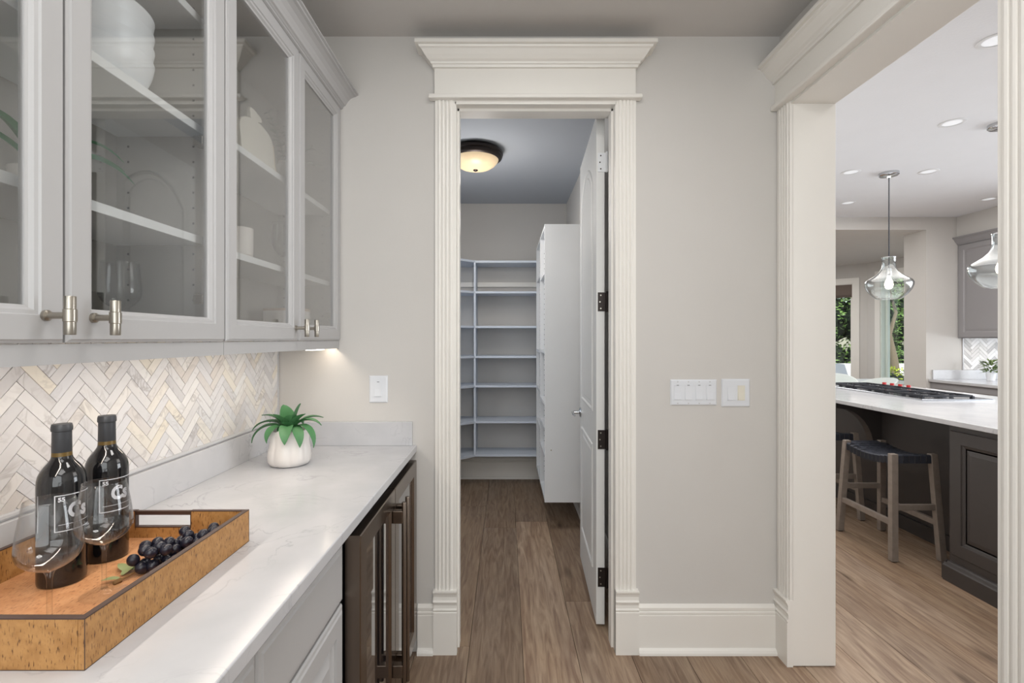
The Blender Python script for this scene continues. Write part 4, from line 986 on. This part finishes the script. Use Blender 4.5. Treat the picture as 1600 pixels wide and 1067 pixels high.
fr1 = nook_wall(A_, B_, [(.35, L1-.205, .45, 2.37)]); window(fr1, .35, L1-.205, .45, 2.37, 'window_1')
fr2 = nook_wall(B_, C_, [(.26, 1.15, .30, 2.44)]); window(fr2, .26, 1.15, .30, 2.44, 'window_2', 'greentrim')
nook_wall(C_, (5.7, 6.0), []); nook_wall((3.2, 9.988), A_, [(.3, 1.4, .45, 2.37)]); nook_wall((1.75, 8.63), (3.2, 9.988), []); nook_wall((1.75, 5.9), (1.75, 8.63), [])
mb = MB(); run_box(mb, fr1, .36, L1-.215, .02, .045, 2.13, 2.36)
for k in range(4): run_box(mb, fr1, .36, L1-.215, .005-.0, .022, 2.13+.012*k, 2.138+.012*k)
mb.build('roman_shade', 'shadecloth', label='raised brown woven roman shade in the breakfast nook window', cat='window shade')

# tub chair and table in the nook
def tub_chair(x, y, rot, label):
    c = thing('tub_chair', (x, y, 0), label, 'chair', 'white tub chairs in the breakfast nook')
    n = 22; loops = []
    for k in range(n+1):
        a = -PI*.72+PI*1.44*k/n; h = .90-.24*(abs(a)/(PI*.72))**2.2; r0, r1 = .25, .285
        ca, sa = math.cos(a+rot), math.sin(a+rot)
        l = [(x+r0*.8*ca, y+r0*.8*sa, .42), (x+r1*.82*ca, y+r1*.82*sa, .42), (x+r1*1.02*ca, y+r1*1.02*sa, h-.02), (x+(r1-.012)*1.02*ca, y+(r1-.012)*1.02*sa, h), (x+(r0+.008)*ca, y+(r0+.008)*sa, h), (x+r0*ca, y+r0*sa, h-.02)]
        loops.append(l)
    mb = MB(); mb.loft(loops); mb.build('back_shell', 'chair', c)
    mb = MB(); mb.lathe([(0, .38), (.21, .38), (.235, .40), (.235, .46), (.22, .48), (0, .485)], (x, y, 0), 32); mb.build('seat', 'chair', c)
    for k in range(4):
        a = PI/4+PI/2*k+rot; mb = MB(); mb.tube([(x+.15*math.cos(a), y+.15*math.sin(a), .39), (x+.23*math.cos(a), y+.23*math.sin(a), .0)], [.016, .010], 8); mb.build('leg', 'darkwood', c)
    return c
tub_chair(4.62, 7.02, PI*.35, 'white rounded tub chair seen over the cooktop at the left')
tub_chair(4.66, 6.38, 0, 'white tub chair with its back sloping behind the red cooktop knobs')
tb = thing('dining_table', (5.6, 7.5, 0), 'pale dining table top just visible behind the second tub chair', 'table')
B(5.25, 6.05, 7.05, 7.95, .725, .76).build('table_top', 'table', tb, bevel=.004)
for x in (5.32, 5.98):
    for y in (7.12, 7.88): B(x-.03, x+.03, y-.03, y+.03, 0, .725).build('leg', 'table', tb)

# ------------------------------------------------------------------ garden
random.seed(21)
def bush(name, mb, cx, cy, cz, rx, ry, rz, n, s):
    for i in range(n):
        u = Vector((random.gauss(0, 1), random.gauss(0, 1), random.gauss(0, 1))).normalized()*(random.uniform(.72, 1.06))
        p = Vector((cx+u.x*rx, cy+u.y*ry, cz+u.z*rz))
        a = Vector((random.uniform(-1, 1), random.uniform(-1, 1), random.uniform(-.6, .6))).normalized(); b = a.cross(u+Vector((.1, .2, .3))).normalized()
        L_, W_ = s*random.uniform(.7, 1.3), s*random.uniform(.3, .45)
        mb.add([tuple(p-a*L_/2), tuple(p+b*W_/2+u*.01), tuple(p+a*L_/2), tuple(p-b*W_/2+u*.01)], [(0, 1, 2, 3)])
hg = thing('hedge', (9.5, 13.0, -.12), 'tall leafy green hedge beyond the breakfast nook windows', 'hedge')
mb = MB(); core = MB()
for i in range(11):
    cx = 6.6+i*.62+random.uniform(-.2, .2); cy = 13.4-.08*i+random.uniform(-.4, .4)
    for cz, r in ((.7, .8), (1.9, .85), (3.1, .85), (4.3, .8)):
        bush('h', mb, cx, cy, cz+random.uniform(-.2, .2), r*.85, r*.7, r, 620, .13)
        core.lathe([(0, -r*.8), (r*.5, -r*.55), (r*.72, 0), (r*.5, r*.55), (0, r*.8)], (cx, cy+.1, cz), 10)
mb.build('foliage', 'hedge', hg, kind='stuff'); core.build('core', 'hedgecore', hg, kind='stuff')
tt = thing('garden_tree', (8.9, 11.4, -.12), 'slender curving tree trunk with sparse leaves outside the right nook window', 'tree')
mb = MB(); mb.tube([(8.95, 11.4, -.12), (8.85, 11.4, .9), (8.75, 11.4, 1.5), (8.9, 11.4, 2.0), (8.75, 11.4, 2.5), (8.65, 11.4, 3.2)], [.12, .09, .05, .035, .03, .02], 10); mb.build('trunk', 'trunk', tt)
mb = MB(); bush('t', mb, 8.75, 11.4, 2.9, .7, .4, .6, 420, .12); mb.build('foliage', 'hedge', tt, kind='stuff')
B(5.0, 14, 12.2, 12.5, -.12, .78).build('garden_wall', 'stonewall', label='low white garden wall in front of the hedge', cat='wall')
sb = thing('garden_shrub', (8.35, 10.9, -.12), 'low yellow green shrub below the right nook window', 'shrub')
mb = MB(); bush('s', mb, 8.35, 10.9, .35, .5, .4, .45, 900, .09); mb.build('foliage', 'shrub', sb, kind='stuff')
mb = MB(); mb.lathe([(0, -.4), (.25, -.3), (.36, 0), (.25, .3), (0, .36)], (8.35, 10.9, .3), 12); mb.build('core', 'hedgecore', sb)
